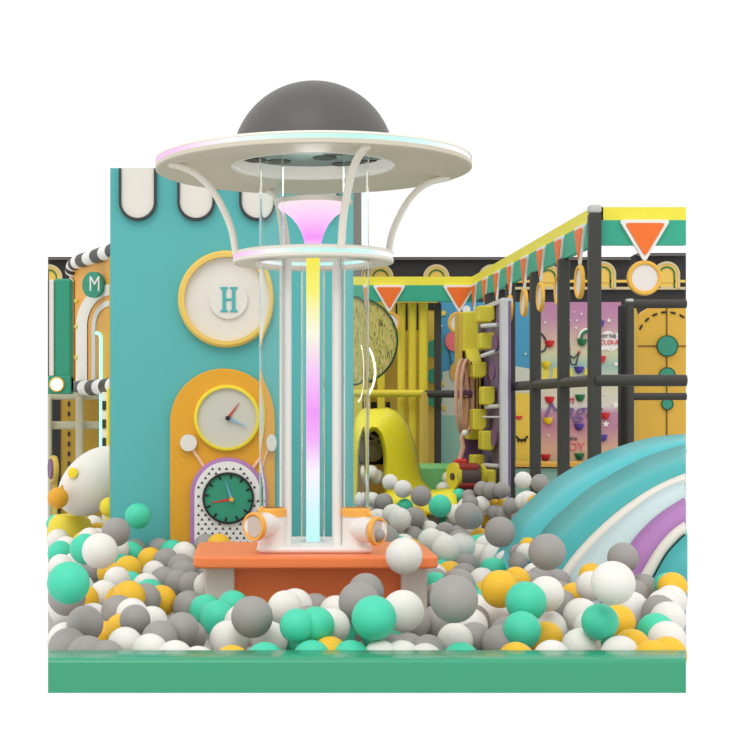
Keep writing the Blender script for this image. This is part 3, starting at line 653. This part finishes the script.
# ------------------------------------------------------------------ saucer ball fountain standing on the table
AX, AY = .441, 10.0
uf = thing('saucer_ball_fountain', 'flying saucer shaped ball fountain with clear tubes and glowing column on the orange table', 'ball fountain', (AX, AY, .456))
cen = (AX, AY, 0)
link('dome', a_lathe(B(), cen, [(.558, 3.10)]+[(.558*math.cos(a*PI/48), 3.12+.545*math.sin(a*PI/48)) for a in range(0, 24)]+[(0, 3.665)], 72, closed=False), 'dome_grey', uf, smooth=True)
def ring(name, prof, m, n=96, sm=False, par=uf): return link(name, a_lathe(B(), cen, prof, n), m, par, smooth=sm)
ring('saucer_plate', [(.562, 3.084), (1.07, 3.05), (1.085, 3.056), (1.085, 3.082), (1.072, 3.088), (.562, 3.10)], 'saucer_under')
LED = [(0, (255, 185, 250)), (.08, (250, 205, 250)), (.22, (255, 250, 255)), (.40, (215, 255, 245)), (.60, (195, 250, 240)), (.78, (210, 255, 250)), (.92, (255, 255, 255)), (1, (255, 235, 255))]
M['led_saucer'] = ramp_mat('led_saucer', 'X', LED, emit=1.0, lo=-1.08, hi=1.08)
M['led_ring'] = ramp_mat('led_ring', 'X', LED, emit=1.0, lo=-.56, hi=.56)
ring('light_strip', [(.9, 3.086), (1.076, 3.086), (1.076, 3.114), (.9, 3.114)], 'led_saucer')
ring('saucer_top', [(.61, 3.112), (1.072, 3.112), (1.085, 3.116), (1.082, 3.13), (.61, 3.15)], 'ring_white')
ring('hole_trim', [(.553, 3.08), (.566, 3.08), (.566, 3.105), (.553, 3.105)], 'white')
ring('recess_wall', [(.546, 3.104), (.5565, 3.104), (.5565, 3.176), (.546, 3.176)], 'white')
link('recess_ceiling', a_lathe(B(), cen, [(0, 3.175), (.552, 3.175), (.552, 3.19), (0, 3.19)], 60, closed=False), 'recess', uf)
for dx, dy2 in ((-.406, .26), (-.228, .31), (.09, .16), (.151, -.03), (.239, .42), (.40, .34), (-.2, -.2)):
    link('tube_port', a_lathe(B(), (AX+dx, AY+dy2, 0), [(0, 3.168), (.085, 3.168), (.085, 3.177), (0, 3.177)], 28, closed=False), 'hole', uf)
# middle ring
ring('middle_ring', [(.40, 2.412), (.545, 2.412), (.555, 2.42), (.555, 2.438), (.40, 2.438)], 'ring_white')
ring('light_strip', [(.45, 2.438), (.55, 2.438), (.55, 2.468), (.45, 2.468)], 'led_ring')
ring('middle_ring_top', [(.40, 2.468), (.553, 2.468), (.553, 2.486), (.54, 2.492), (.40, 2.492)], 'ring_white')
for (dx, dy2) in ((-.957, -.29), (.957, .29), (.29, -.957), (-.29, .957)):
    d = Vector((dx, dy2, 0)); sd = Vector((-dy2, dx, 0))
    P = smoothline([Vector((AX, AY, z))+d*r for r, z in ((1.02, 3.052), (.93, 3.035), (.82, 2.985), (.72, 2.89), (.645, 2.77), (.585, 2.63), (.553, 2.46))], 5)
    link('arm', a_tube(B(), P, .027, 12, .85, side=sd), 'ring_white', uf, smooth=True)
# tubes
def tube(px, Y, ro, z0, z1, n=40):
    x = WX(px, Y)
    return link('clear_tube', a_lathe(B(), (x, Y, 0), [(ro, z0), (ro, z1), (ro*.965, z1), (ro*.965, z0)], n), 'glass', uf, smooth=False)
for o in (tube(271.5, 9.72, .082, .69, 3.15), tube(356, 9.72, .088, .69, 3.15), tube(313, 10.0, .083, .5, 2.42)):
    for p in o.data.polygons: p.use_smooth = True
    o.data.set_sharp_from_angle(angle=math.radians(42))
# glowing column and funnel
M['neon_column'] = ramp_mat('neon_column', 'Z', [(0, (190, 255, 250)), (.12, (215, 250, 255)), (.25, (255, 245, 255)), (.36, (250, 175, 255)), (.46, (246, 150, 250)), (.60, (252, 200, 250)), (.74, (255, 250, 225)), (.88, (255, 244, 110)), (1, (250, 235, 70))], emit=1.0, lo=0.03, hi=2.0)
M['neon_funnel'] = ramp_mat('neon_funnel', 'Z', [(0, (255, 245, 255)), (.2, (252, 190, 255)), (.32, (246, 150, 250)), (.55, (250, 185, 250)), (.8, (252, 215, 250)), (1, (255, 232, 240))], emit=1.0, lo=2.02, hi=2.37)
link('glowing_column', a_lathe(B(), cen, [(0, .49), (.046, .49), (.046, 2.46), (0, 2.46)], 32, closed=False), 'neon_column', uf, smooth=False)
link('glowing_funnel', a_lathe(B(), cen, [(.05, 2.47), (.056, 2.55), (.075, 2.62), (.105, 2.68), (.15, 2.735), (.2, 2.775), (.235, 2.80), (.237, 2.822), (0, 2.822)], 56, closed=False), 'neon_funnel', uf, smooth=True)
link('funnel_flange', a_lathe(B(), cen, [(0, 2.822), (.262, 2.822), (.268, 2.828), (.268, 2.85), (.262, 2.856), (0, 2.856)], 64, closed=False), 'ring_white', uf)
link('post', a_tube(B(), [(WX(287, 9.75), 9.75, .49), (WX(287, 9.75), 9.75, 2.42)], .031, 16), 'white', uf, smooth=True)
link('post', a_tube(B(), [(WX(337.5, 9.75), 9.75, .49), (WX(337.5, 9.75), 9.75, 2.42)], .031, 16), 'white', uf, smooth=True)
link('post', a_tube(B(), [(AX-.18, 10.3, .49), (AX-.18, 10.3, 2.42)], .031, 16), 'ring_white', uf, smooth=True)
link('post', a_tube(B(), [(AX+.18, 10.3, .49), (AX+.18, 10.3, 2.42)], .031, 16), 'ring_white', uf, smooth=True)
link('base_plate', a_box(B(), WX(258.5, 9.62), WX(372, 9.62), 9.6, 10.38, .456, .50), 'white', uf, bev=.02)
def elbow(px, sx, rx, ry):
    Y = 9.72; x = WX(px, Y)
    e = link('elbow', a_lathe(B(), (x, Y, 0), [(0, .47), (.105, .47), (.097, .50), (.093, .54), (.093, .70), (0, .70)], 36, closed=False), 'white', uf, smooth=True)
    link('cap_ring', a_lathe(B(), (x, Y, 0), [(.083, .695), (.098, .695), (.098, .74), (.092, .752), (.083, .752)], 36), 'cap_orange', e)
    q = W(rx, ry, 9.5); ax = Vector((sx, -.72, 0)).normalized()
    st = Vector((x, Y, q.z))
    link('spout', a_tube(B(), [st, st.lerp(q, .55), q], [.085, .082, .084], 24), 'white', e, smooth=True)
    link('spout_rim', a_lathe(B(), q, [(.072, -.01), (.093, -.01), (.096, .008), (.093, .026), (.078, .026), (.072, .016)], 36, ax), 'cap_orange', e, smooth=True)
    link('spout_mouth', a_lathe(B(), q+ax*.012, [(0, 0), (.07, 0), (.07, .006), (0, .006)], 28, ax, False), 'spout_inside', e)
    link('hook', a_tube(B(), [q+Vector((0, 0, .095))-ax*.03, q+Vector((sx*-.02, 0, .125))-ax*.05], .012, 8), 'cap_orange', e)
    return q, ax
elbow(272, -.72, 255.5, 526.5); qr, axr = elbow(356, .9, 376, 531)
pb = link('pit_ball', a_ball(B(), qr+axr*.025+Vector((0, 0, -.025)), .04, 20, 12), 'ball_grey', loc=qr, smooth=True)
tag(pb, 'small grey ball sitting in the mouth of the right-hand orange-rimmed spout', 'ball')

# ------------------------------------------------------------------ blue rainbow slide
bs = thing('rainbow_slide', 'wide teal slide with white, pale blue and purple rainbow stripes', 'slide', W(620, 600, 10.8))
cur = {
 'A': ([(470, 590), (488, 569), (503.7, 552), (514, 525), (530, 508), (546.6, 492.6), (563, 480), (582, 469), (600, 460), (618, 453), (635, 447.5), (653, 443), (670, 440.8), (686, 439.7)], 12.3),
 'B': ([(510, 600), (530, 563), (549, 532), (568.5, 513), (593, 492.6), (618, 477.5), (634, 469), (648, 462.5), (668, 455.5), (686, 450.7)], 11.5),
 'C': ([(545, 613), (556, 590), (566, 570.7), (582, 550), (609.6, 522.7), (637, 502), (664, 487), (686, 477.5)], 10.7),
 'D': ([(552, 615), (564, 592), (575, 573), (594.5, 549), (618, 527), (642.5, 507.7), (664, 494), (686, 485)], 10.65),
 'E': ([(600, 612), (615, 580), (633, 547), (648, 529.6), (664, 516), (686, 502)], 10.45),
 'F': ([(622, 617), (634, 592), (644, 575), (659, 551.5), (672.6, 535), (686, 525.5)], 10.3),
 'G': ([(634, 617), (645, 594), (655, 575), (667, 554), (680, 539.5), (686, 534.5)], 10.25),
 'H': ([(662, 630), (668, 620), (674, 612), (680, 606), (684, 603), (686, 601)], 10.2)}
K = 44
R = {}
for k, (p, Y) in cur.items():
    sm = [(v.x, v.y) for v in smoothline([(x, y, 0) for x, y in p], 6)]
    R[k] = [W(x, y, Y) for x, y in resample(sm, K)]
def mid(a, c, f, lift): return [R[a][i].lerp(R[c][i], f)+Vector((0, 0, lift)) for i in range(K)]
link('slide_bed', loft([R['A'], mid('A', 'B', .5, -.004), R['B']]), 'slide_teal', bs, smooth=True, solid=.05)
edge = a_tube(B(), R['B'], .016, 10); link('slide_ridge', edge, 'slide_teal', bs, smooth=True)
link('slide_side', loft([R['B'], mid('B', 'C', .5, 0), R['C']]), 'slide_side', bs, smooth=True, solid=.05)
link('white_stripe', loft([R['C'], R['D']]), 'warm_white', bs, smooth=True, solid=.05)
link('pale_blue_stripe', loft([R['D'], mid('D', 'E', .5, 0), R['E']]), 'slide_pale', bs, smooth=True, solid=.05)
link('purple_stripe', loft([R['E'], R['F']]), 'slide_purple', bs, smooth=True, solid=.05)
link('white_stripe', loft([R['F'], R['G']]), 'warm_white', bs, smooth=True, solid=.05)
link('teal_core', loft([R['G'], R['H']]), 'slide_side', bs, smooth=True, solid=.05)

# ------------------------------------------------------------------ pit balls
# (px, py, apparent diameter px, colour) read from the photograph; depth follows from the diameter of one ball size
D0 = .23
L = '''64 583 43 t;67 597 38 g;66 607 36 w;63 641 38 w;68 648 40 g;87 656 41 g;106 660 40 g;85 624 37 g @8.1;93 620 34 w;79 589 31 w;83 600 32 y;104 595 30 w;95 567 26 g;109 573 24 y @11.2;117 580 27 w @10.4;130 585 28 t;146 587 28 w;129 597 33 y @9.1;145 599 32 g @9.3;161 601 32 y @9.5
118 612 34 g @8.75;132 614 32 w @8.6;135 620 31 g @8.3;152 622 32 w @8.6;121 629 31 y @8.45;105 635 28 y @8.6;125 645 31 w;150 652 36 w;175 659 36 w;198 665 38 w;160 639 37 g @8.0;182 629 34 g @8.1;189 637 33 g;189 607 33 g;206 611 34 t;218 618 36 t;233 606 29 t;208 586 29 w;192 585 27 g;178 583 27 g
184 574 25 g;164 581 25 g;166 561 23 g;181 567 23 g;154 572 23 w @11.6;150 560 23 y;128 569 27 y @11;135 551 20 g;131 554 20 t;159 550 21 g;172 552 21 t;184 554 21 w;203 553 20 w;206 546 20 g;219 546 20 y;138 516 26 t;116 532 29 g;100 551 36 w;85 549 31 t;90 540 25 w;116 549 26 w;60 553 25 t
66 548 22 w;61 567 26 w;75 565 26 w;76 534 20 t;67 534 20 g;60 533 20 w;62 530 18 y;56 524 16 t;58 540 20 w;93 525 18 w;78 524 17 w;97 533 18 y
252 617 42 g;229 640 40 w;269 640 38 w;232 664 38 y;265 662 40 t;297 626 35 t @7.75;316 625 37 t @7.8;332 626 36 w @7.95;312 660 40 t;351 660 40 t;330 655 36 y;381 659 36 w;402 659 36 w;392 652 32 g;408 651 31 g;428 653 33 g;425 662 34 w;455 641 36 w;461 661 38 t;474 640 36 g;502 645 41 g;470 626 36 w;454 599 48 g;458 586 35 g;473 621 34 g;438 623 37 g
414 623 33 g;403 611 42 w;374 618 45 t;359 602 41 g;355 625 34 g;366 591 36 g;315 610 34 g;336 612 33 w;295 606 35 w;285 608 34 w;404 556 37 w;446 549 29 w;462 546 27 w;431 541 26 w;468 516 27 g;481 505 18 w;440 506 23 t;500 532 31 g @10.9;480 539 21 y;485 545 21 g;445 533 22 g;458 536 22 g;429 531 20 w;414 518 22 g;400 519 23 w;393 515 22 w;384 539 30 g;413 537 21 g;404 533 20 g
405 507 17 t;372 501 18 w;384 502 18 g;390 482 16 w;403 489 18 w;421 496 21 g;377 477 15 w;371 472 14 w;362 500 16 w;449 478 13 w;443 489 13 w;436 489 12 w;459 496 14 t;469 497 15 g;470 503 15 g;465 506 14 w;482 489 15 g;491 490 15 g;502 490 14 g;495 507 14 y;504 507 14 y;495 513 15 g;504 514 16 g;511 506 13 g;516 511 13 t;512 521 18 g;491 522 16 y;484 520 15 w;524 501 18 w @14.6;530 500 17 w @14.3;535 502 15 y @14.2;523 480 17 w @14.8;540 483 18 g @14;457 514 20 w;437 520 14 t;430 520 16 g
478 546 18 t;486 547 17 w;479 556 20 w;491 560 20 w;507 563 20 w;493 556 20 w;493 571 21 t;518 562 20 g @11;518 553 18 g @11.4;526 553 20 w @11.2;528 546 17 y @11.3;547 552 37 g;557 583 29 g;540 580 27 g;535 575 25 w @10.6;529 585 27 g;500 589 38 y;516 581 28 y;546 594 36 w @8.5;526 602 41 t;559 596 31 g;561 605 31 g;574 597 29 y;581 616 36 w;591 627 34 w @8.15;600 622 37 t @7.8;618 622 35 y @8.35;631 609 36 w;613 583 44 w;591 586 30 w @9.6;591 575 24 y @9.9
623 558 31 g;643 589 31 g;634 594 29 g;668 587 28 t;674 587 26 y;671 601 31 w;664 606 33 w;659 612 34 g;668 619 35 w;656 632 38 t;667 640 38 w;632 647 36 y;620 655 39 w;653 660 40 y;668 655 36 y;581 648 40 w;552 659 38 w;516 661 38 y;522 630 38 t @7.95;546 639 35 y @8.3;549 628 35 w @8.6;495 616 35 w;508 634 36 g;482 581 27 w;487 596 32 y;466 566 26 g;464 576 26 g;450 575 22 y;441 573 20 t;433 577 22 w;435 587 25 t;434 582 24 g;437 597 28 w'''
balls = []
for it in L.replace('\n', ';').split(';'):
    a = it.split(); fix = float(a[4][1:]) if len(a) > 4 else None; px, py, D, c = float(a[0]), float(a[1]), float(a[2]), a[3]
    Y = D0*F/D
    Y = min(Y, (E-.118)*F/(py-PY))                    # never under the pit floor
    Y = max(Y, 7.64)                                   # never inside the front rim
    if px > 566 and py > 530: Y = min(Y, 9.85)         # in front of the rainbow slide
    elif 512 < px <= 566 and py > 540: Y = min(Y, 10.3)
    if 196 < px < 428 and py > 574 and (px, py) != (208, 586): Y = min(Y, 9.12)
    if (px, py) == (404, 556): Y = 9.22
    if (px, py) == (208, 586): Y = 10.1
    if 109 < px < 352 and py < 560: Y = min(Y, 12.95)
    kmin = .86
    if py < 515:
        if 355 < px < 382 and py < 481: Y = min(Y, 17.3); kmin = .7
        elif 355 < px < 436: Y = min(Y, 16.1); kmin = .75
        elif px < 470 and px > 436: Y = min(Y, 17.9 if py < 492 else 16.4); kmin = .75
        elif 470 <= px < 513: Y = min(Y, 16.3); kmin = .8
        elif 513 <= px < 545 and py < 490: Y = min(Y, 18.5)
    Y = min(Y, 18.6)
    if fix: Y = fix; kmin = .6
    k = max(kmin, min(1.12, D*Y/(D0*F)))
    hw = k*D0*F/Y/2; px0 = px; px = max(47+hw, min(687-hw, px))
    if not fix and 15.9 < D < 26 and k < .95 and py > 515: k = .95
    balls.append([px, py, Y, k, c, Y, fix, px0])
def bpos(b): return W(b[0], b[1], b[2])
for it in range(40):
    P = [bpos(b) for b in balls]; mv = [0.0]*len(balls)
    for i in range(len(balls)):
        for j in range(i+1, len(balls)):
            if abs(P[i].y-P[j].y) > .26 or abs(P[i].x-P[j].x) > .26: continue
            d = (P[i]-P[j]).length; m = D0/2*(balls[i][3]+balls[j][3])*.985
            if d < m:
                s = (m-d)*.35; a, c = (i, j) if balls[i][5] < balls[j][5] else (j, i)
                mv[a] -= s; mv[c] += s
    for b, s in zip(balls, mv):
        if b[6]: continue
        lo, hi = b[5]*.955, b[5]*1.045
        lo = max(lo, 7.63); hi = min(hi, (E-.112)*F/(b[1]-PY)) if (E-.112)*F/(b[1]-PY) > lo else lo
        if b[0] > 566 and b[1] > 530: hi = min(hi, 9.9)
        if 196 < b[0] < 428 and b[1] > 574 and b[1] != 586: hi = min(hi, 9.2)
        if 109 < b[0] < 352 and b[1] < 560: hi = min(hi, 13.0)
        b[2] = max(lo, min(hi, b[2]+s))
CN = {'t': 'teal', 'g': 'grey', 'w': 'white', 'y': 'yellow'}
BM = {}
for k, n in CN.items():
    bm = B(); a_ball(bm, (0, 0, 0), D0/2, 32, 18)
    me = bpy.data.meshes.new('pit_ball_'+n); bm.to_mesh(me); bm.free()
    for p in me.polygons: p.use_smooth = True
    me.materials.append(M['ball_'+n]); BM[k] = me

# bed of balls filling the pit below the ones on top
occ = [(bpos(b), D0/2*b[3]) for b in balls]
bed = []
def blocked(x, y, r=.12):
    if -.36 < x < 1.25 and 9.5 < y < 10.4: return True
    if WX(109, 13.2)-r < x < WX(352, 13.2)+r and 13.2-r < y < 13.7: return True
    if x > WX(480, y) and 10.0 < y < 12.4 and x > .3014*y-1.65+(y-10.2)*-.25: return True
    if 14.0 < y < 15.4 and x < -1.2: return True
    if x > 2.35 and 16.2 < y < 19.6: return True
    if WX(348, 17) < x < WX(462, 17) and y > 16.4: return True
    return False
y = 7.64; row = 0
while y < 19.3:
    x = -.1386*y+.12+(.115 if row % 2 else 0)
    while x < .3014*y-.10:
        z = .118+random.uniform(0, .04)
        if y > 9.6 and random.random() < .5: z += .07
        if 2.1 < x < 3.0 and 13 < y < 15.6: z += .2
        if x > .2+.0*y and y > 10.6 and y < 14: z += .06
        p = Vector((x+random.uniform(-.02, .02), y+random.uniform(-.02, .02), z))
        if not blocked(p.x, p.y) and all((p-q).length > (r+D0/2)*.9 for q, r in occ):
            if not (y > 15.5 and p.x < -1.0): bed.append((p, random.choice('ggggwwwtty')))
        x += .236
    y += .204; row += 1

ORD = ['leftmost', 'second', 'third', 'fourth', 'fifth', 'sixth', 'seventh', 'eighth', 'ninth', 'tenth', 'eleventh', 'twelfth', 'thirteenth', 'fourteenth', 'fifteenth', 'sixteenth', 'seventeenth', 'eighteenth', 'nineteenth', 'twentieth']
HERO = {(64, 583): 'big teal ball resting high at the left edge of the pit', (100, 551): 'large white ball overlapping a teal one left of the teal tower', (116, 532): 'grey ball leaning against the foot of the teal tower',
 (138, 516): 'teal ball standing alone against the teal tower', (252, 617): 'big grey ball above two white ones before the left table leg', (374, 618): 'big teal ball in front of the right table leg',
 (403, 611): 'large white ball directly below the right table leg', (454, 599): 'biggest grey ball, right of the orange table', (404, 556): 'white ball covering the right front edge of the orange table top',
 (500, 589): 'large yellow ball right of the biggest grey ball', (526, 602): 'large teal ball overlapping a white one below the slide foot', (547, 552): 'large grey ball in front of the teal slide foot',
 (613, 583): 'large white ball in front of the purple slide stripe', (623, 558): 'grey ball lying against the pale blue slide stripe', (500, 532): 'large grey ball touching the lower left end of the teal slide',
 (468, 516): 'grey ball midway between the yellow slide and the teal slide', (440, 506): 'teal ball in front of the yellow slide lip', (421, 496): 'dark-looking grey ball lying on the yellow slide lip',
 (523, 480): 'white ball between the black posts under the climbing wall', (540, 483): 'grey ball beside a white one between the black posts', (600, 622): 'teal ball next to a yellow one under the large white ball',
 (446, 549): 'frontmost of three white balls beyond the table corner', (431, 541): 'left one of three white balls beyond the table corner', (462, 546): 'right one of three white balls beyond the table corner',
 (390, 482): 'upper white ball at the mouth of the yellow slide', (403, 489): 'lower white ball at the mouth of the yellow slide'}
def zone(px, py):
    if py >= 638: return 'peeping over the green front rim'
    if px < 200: 
        if py < 558: return 'around the egg and tower foot'
        if py < 592: return 'in the pile below the teal tower'
        return 'in the front pile left of the table'
    if px < 425: return 'in front of the orange table' if py > 570 else ('behind the orange table' if py > 512 or px < 300 else 'around the yellow slide mouth')
    if py < 528: return 'far back near the play board'
    if px < 512: return 'between the table and the teal slide'
    return 'at the foot of the rainbow slide'
items = [(b[7], b[1], bpos(b), b[3], b[4], False) for b in balls]
# keep the bed low: drop bed balls that would stand in front of a ball on top or of the table
zl_ = {}
for b in balls:
    p, r = bpos(b), D0/2*b[3]; rp_ = r*F/p.y
    for gx in range(int((b[0]-rp_)/2), int((b[0]+rp_)/2)+1):
        for gy in range(int((b[1]-rp_)/2), int((b[1]+rp_)/2)+1):
            if (gx*2-b[0])**2+(gy*2-b[1])**2 <= rp_*rp_: zl_[(gx, gy)] = min(p.y, zl_.get((gx, gy), 99))
keep = []
for p, c in bed:
    cx, cy, rp_ = PX+F*p.x/p.y, PY-F*(p.z-E)/p.y, D0/2*F/p.y
    if 196 < cx < 440 and p.y < 9.7 and cy-rp_ < 603 and cy < 640: continue
    if 110 < cx < 350 and p.y < 13.3 and cy-rp_ < 545: continue
    tot = hit = 0
    for gx in range(int((cx-rp_)/2), int((cx+rp_)/2)+1):
        for gy in range(int((cy-rp_)/2), int((cy+rp_)/2)+1):
            if (gx*2-cx)**2+(gy*2-cy)**2 > rp_*rp_ or gy*2 > 650: continue
            tot += 1
            if (gx, gy) in zl_ and zl_[(gx, gy)] > p.y: hit += 1
    if tot and hit/tot > .10: continue
    keep.append((p, c))
bed = keep
# which balls of the bed show through the gaps: coarse depth buffer over balls only
zb = {}
allb = [(it[2], D0/2*it[3], -1) for it in items]+[(p, D0/2, i) for i, (p, c) in enumerate(bed)]
for p, r, idx in allb:
    cx, cy, rp_ = PX+F*p.x/p.y, PY-F*(p.z-E)/p.y, r*F/p.y
    for gx in range(int((cx-rp_)/2), int((cx+rp_)/2)+1):
        for gy in range(int((cy-rp_)/2), int((cy+rp_)/2)+1):
            if gy*2 > 650 or gx*2 < 46 or gx*2 > 688 or (gx*2-cx)**2+(gy*2-cy)**2 > rp_*rp_: continue
            if (gx, gy) not in zb or zb[(gx, gy)][0] > p.y: zb[(gx, gy)] = (p.y, idx)
vis = {}
for d, i in zb.values():
    if i >= 0: vis[i] = vis.get(i, 0)+1
order = sorted(vis, key=lambda i: -vis[i])[:max(0, 300-len(items))]
near = [bed[i] for i in order]; so_ = set(order)
rest = [q for i, q in enumerate(bed) if i not in so_]
for p, c in near:
    items.append((PX+F*p.x/p.y, PY-F*(p.z-E)/p.y, p, 1.0, c, True))
groups = {}
for it in items:
    key = (it[4], ('sunk '+zone(it[0], min(it[1], 637))) if it[5] else zone(it[0], it[1]))
    if (it[0], it[1]) in HERO and not it[5]: key = None
    groups.setdefault(key, []).append(it)
for key, its in groups.items():
    its.sort(key=lambda q: q[0])
    for i, it in enumerate(its):
        o = bpy.data.objects.new('pit_ball', BM[it[4]]); C.objects.link(o)
        o.location = it[2]; o.scale = (it[3],)*3; o.rotation_euler = (random.random()*3, random.random()*3, 0)
        if key is None: lab = HERO[(it[0], it[1])]
        elif len(its) == 1: lab = 'only %s ball %s' % (CN[it[4]], key[1])
        else: lab = '%s %s ball %s' % ((ORD[i] if i == 0 else ORD[i]+' from left') if i < 20 else 'rightmost', CN[it[4]], key[1])
        tag(o, lab, 'ball', 'plastic balls in the pit')
if rest:
    cols = {c: i for i, c in enumerate('tgwy')}
    tb_ = B(); a_ball(tb_, (0, 0, 0), D0/2, 16, 10); tb_.verts.index_update()
    TV = [v.co.copy() for v in tb_.verts]; TF = [[v.index for v in f.verts] for f in tb_.faces]; tb_.free()
    VV, FF, MI = [], [], []
    for p, c in rest:
        n0 = len(VV); VV += [v+p for v in TV]; FF += [[i+n0 for i in f] for f in TF]; MI += [cols[c]]*len(TF)
    me = bpy.data.meshes.new('ball_bed'); me.from_pydata(VV, [], FF)
    me.polygons.foreach_set('material_index', MI); me.polygons.foreach_set('use_smooth', [True]*len(FF)); me.update()
    for c in 'tgwy': me.materials.append(M['ball_'+CN[c]])
    o = bpy.data.objects.new('ball_bed', me); C.objects.link(o)
    tag(o, 'deep bed of mixed grey, white, teal and yellow balls under the top layer', 'balls', kind='stuff')
print('BALLS', len(items), 'rest', len(rest))

# ------------------------------------------------------------------ light: bright overcast surroundings and one soft key
w = bpy.data.worlds.new('surroundings'); SC.world = w; w.use_nodes = True
nt = w.node_tree; bg = nt.nodes['Background']
tc = nt.nodes.new('ShaderNodeTexCoord'); sp_ = nt.nodes.new('ShaderNodeSeparateXYZ'); nt.links.new(tc.outputs['Generated'], sp_.inputs[0])
mr = nt.nodes.new('ShaderNodeMapRange'); mr.inputs['From Min'].default_value = -1; mr.inputs['From Max'].default_value = 1; nt.links.new(sp_.outputs['Z'], mr.inputs['Value'])
rp = nt.nodes.new('ShaderNodeValToRGB'); el = rp.color_ramp.elements
el.new(.5); el.new(.5)
for e, (p, v) in zip(el, [(.30, .8), (.37, 1.0), (.68, 1.0), (.82, 1.05)]): e.position = p; e.color = (v, v*.995, v*.98, 1)
el[1].color = (1, 1, 1, 1); el[2].color = (1, 1, 1, 1)
nt.links.new(mr.outputs['Result'], rp.inputs['Fac']); nt.links.new(rp.outputs['Color'], bg.inputs['Color']); bg.inputs['Strength'].default_value = 1.03
# soft fill light added above the funnel to brighten recess and saucer underside
pl = bpy.data.lights.new('saucer_fill', 'POINT'); pl.energy = 3; pl.shadow_soft_size = .12; pl.color = (1, .97, .92)
po = bpy.data.objects.new('saucer_fill', pl); C.objects.link(po); po.location = (AX, AY, 2.98)
sun = bpy.data.lights.new('key_sun', 'SUN'); sun.energy = .9; sun.angle = math.radians(35); sun.color = (1, .98, .95)
so = bpy.data.objects.new('key_sun', sun); C.objects.link(so); so.rotation_euler = (math.radians(38), math.radians(-14), 0); so.location = (0, 5, 8)

cam = bpy.data.cameras.new('camera'); co = bpy.data.objects.new('camera', cam); C.objects.link(co)
co.location = (0, 0, E); co.rotation_euler = (PI/2, 0, 0)
cam.sensor_width = 36; cam.sensor_fit = 'HORIZONTAL'; cam.lens = F/730*36; cam.shift_x = (365-PX)/730; cam.shift_y = (PY-365)/730; cam.clip_end = 200
SC.camera = co
vs = SC.view_settings; vs.view_transform = 'Standard'; vs.look = 'None'; vs.exposure = 0; vs.gamma = 1; vs.use_curve_mapping = False
SC.cycles.max_bounces = 12; SC.cycles.transmission_bounces = 10; SC.cycles.caustics_refractive = True
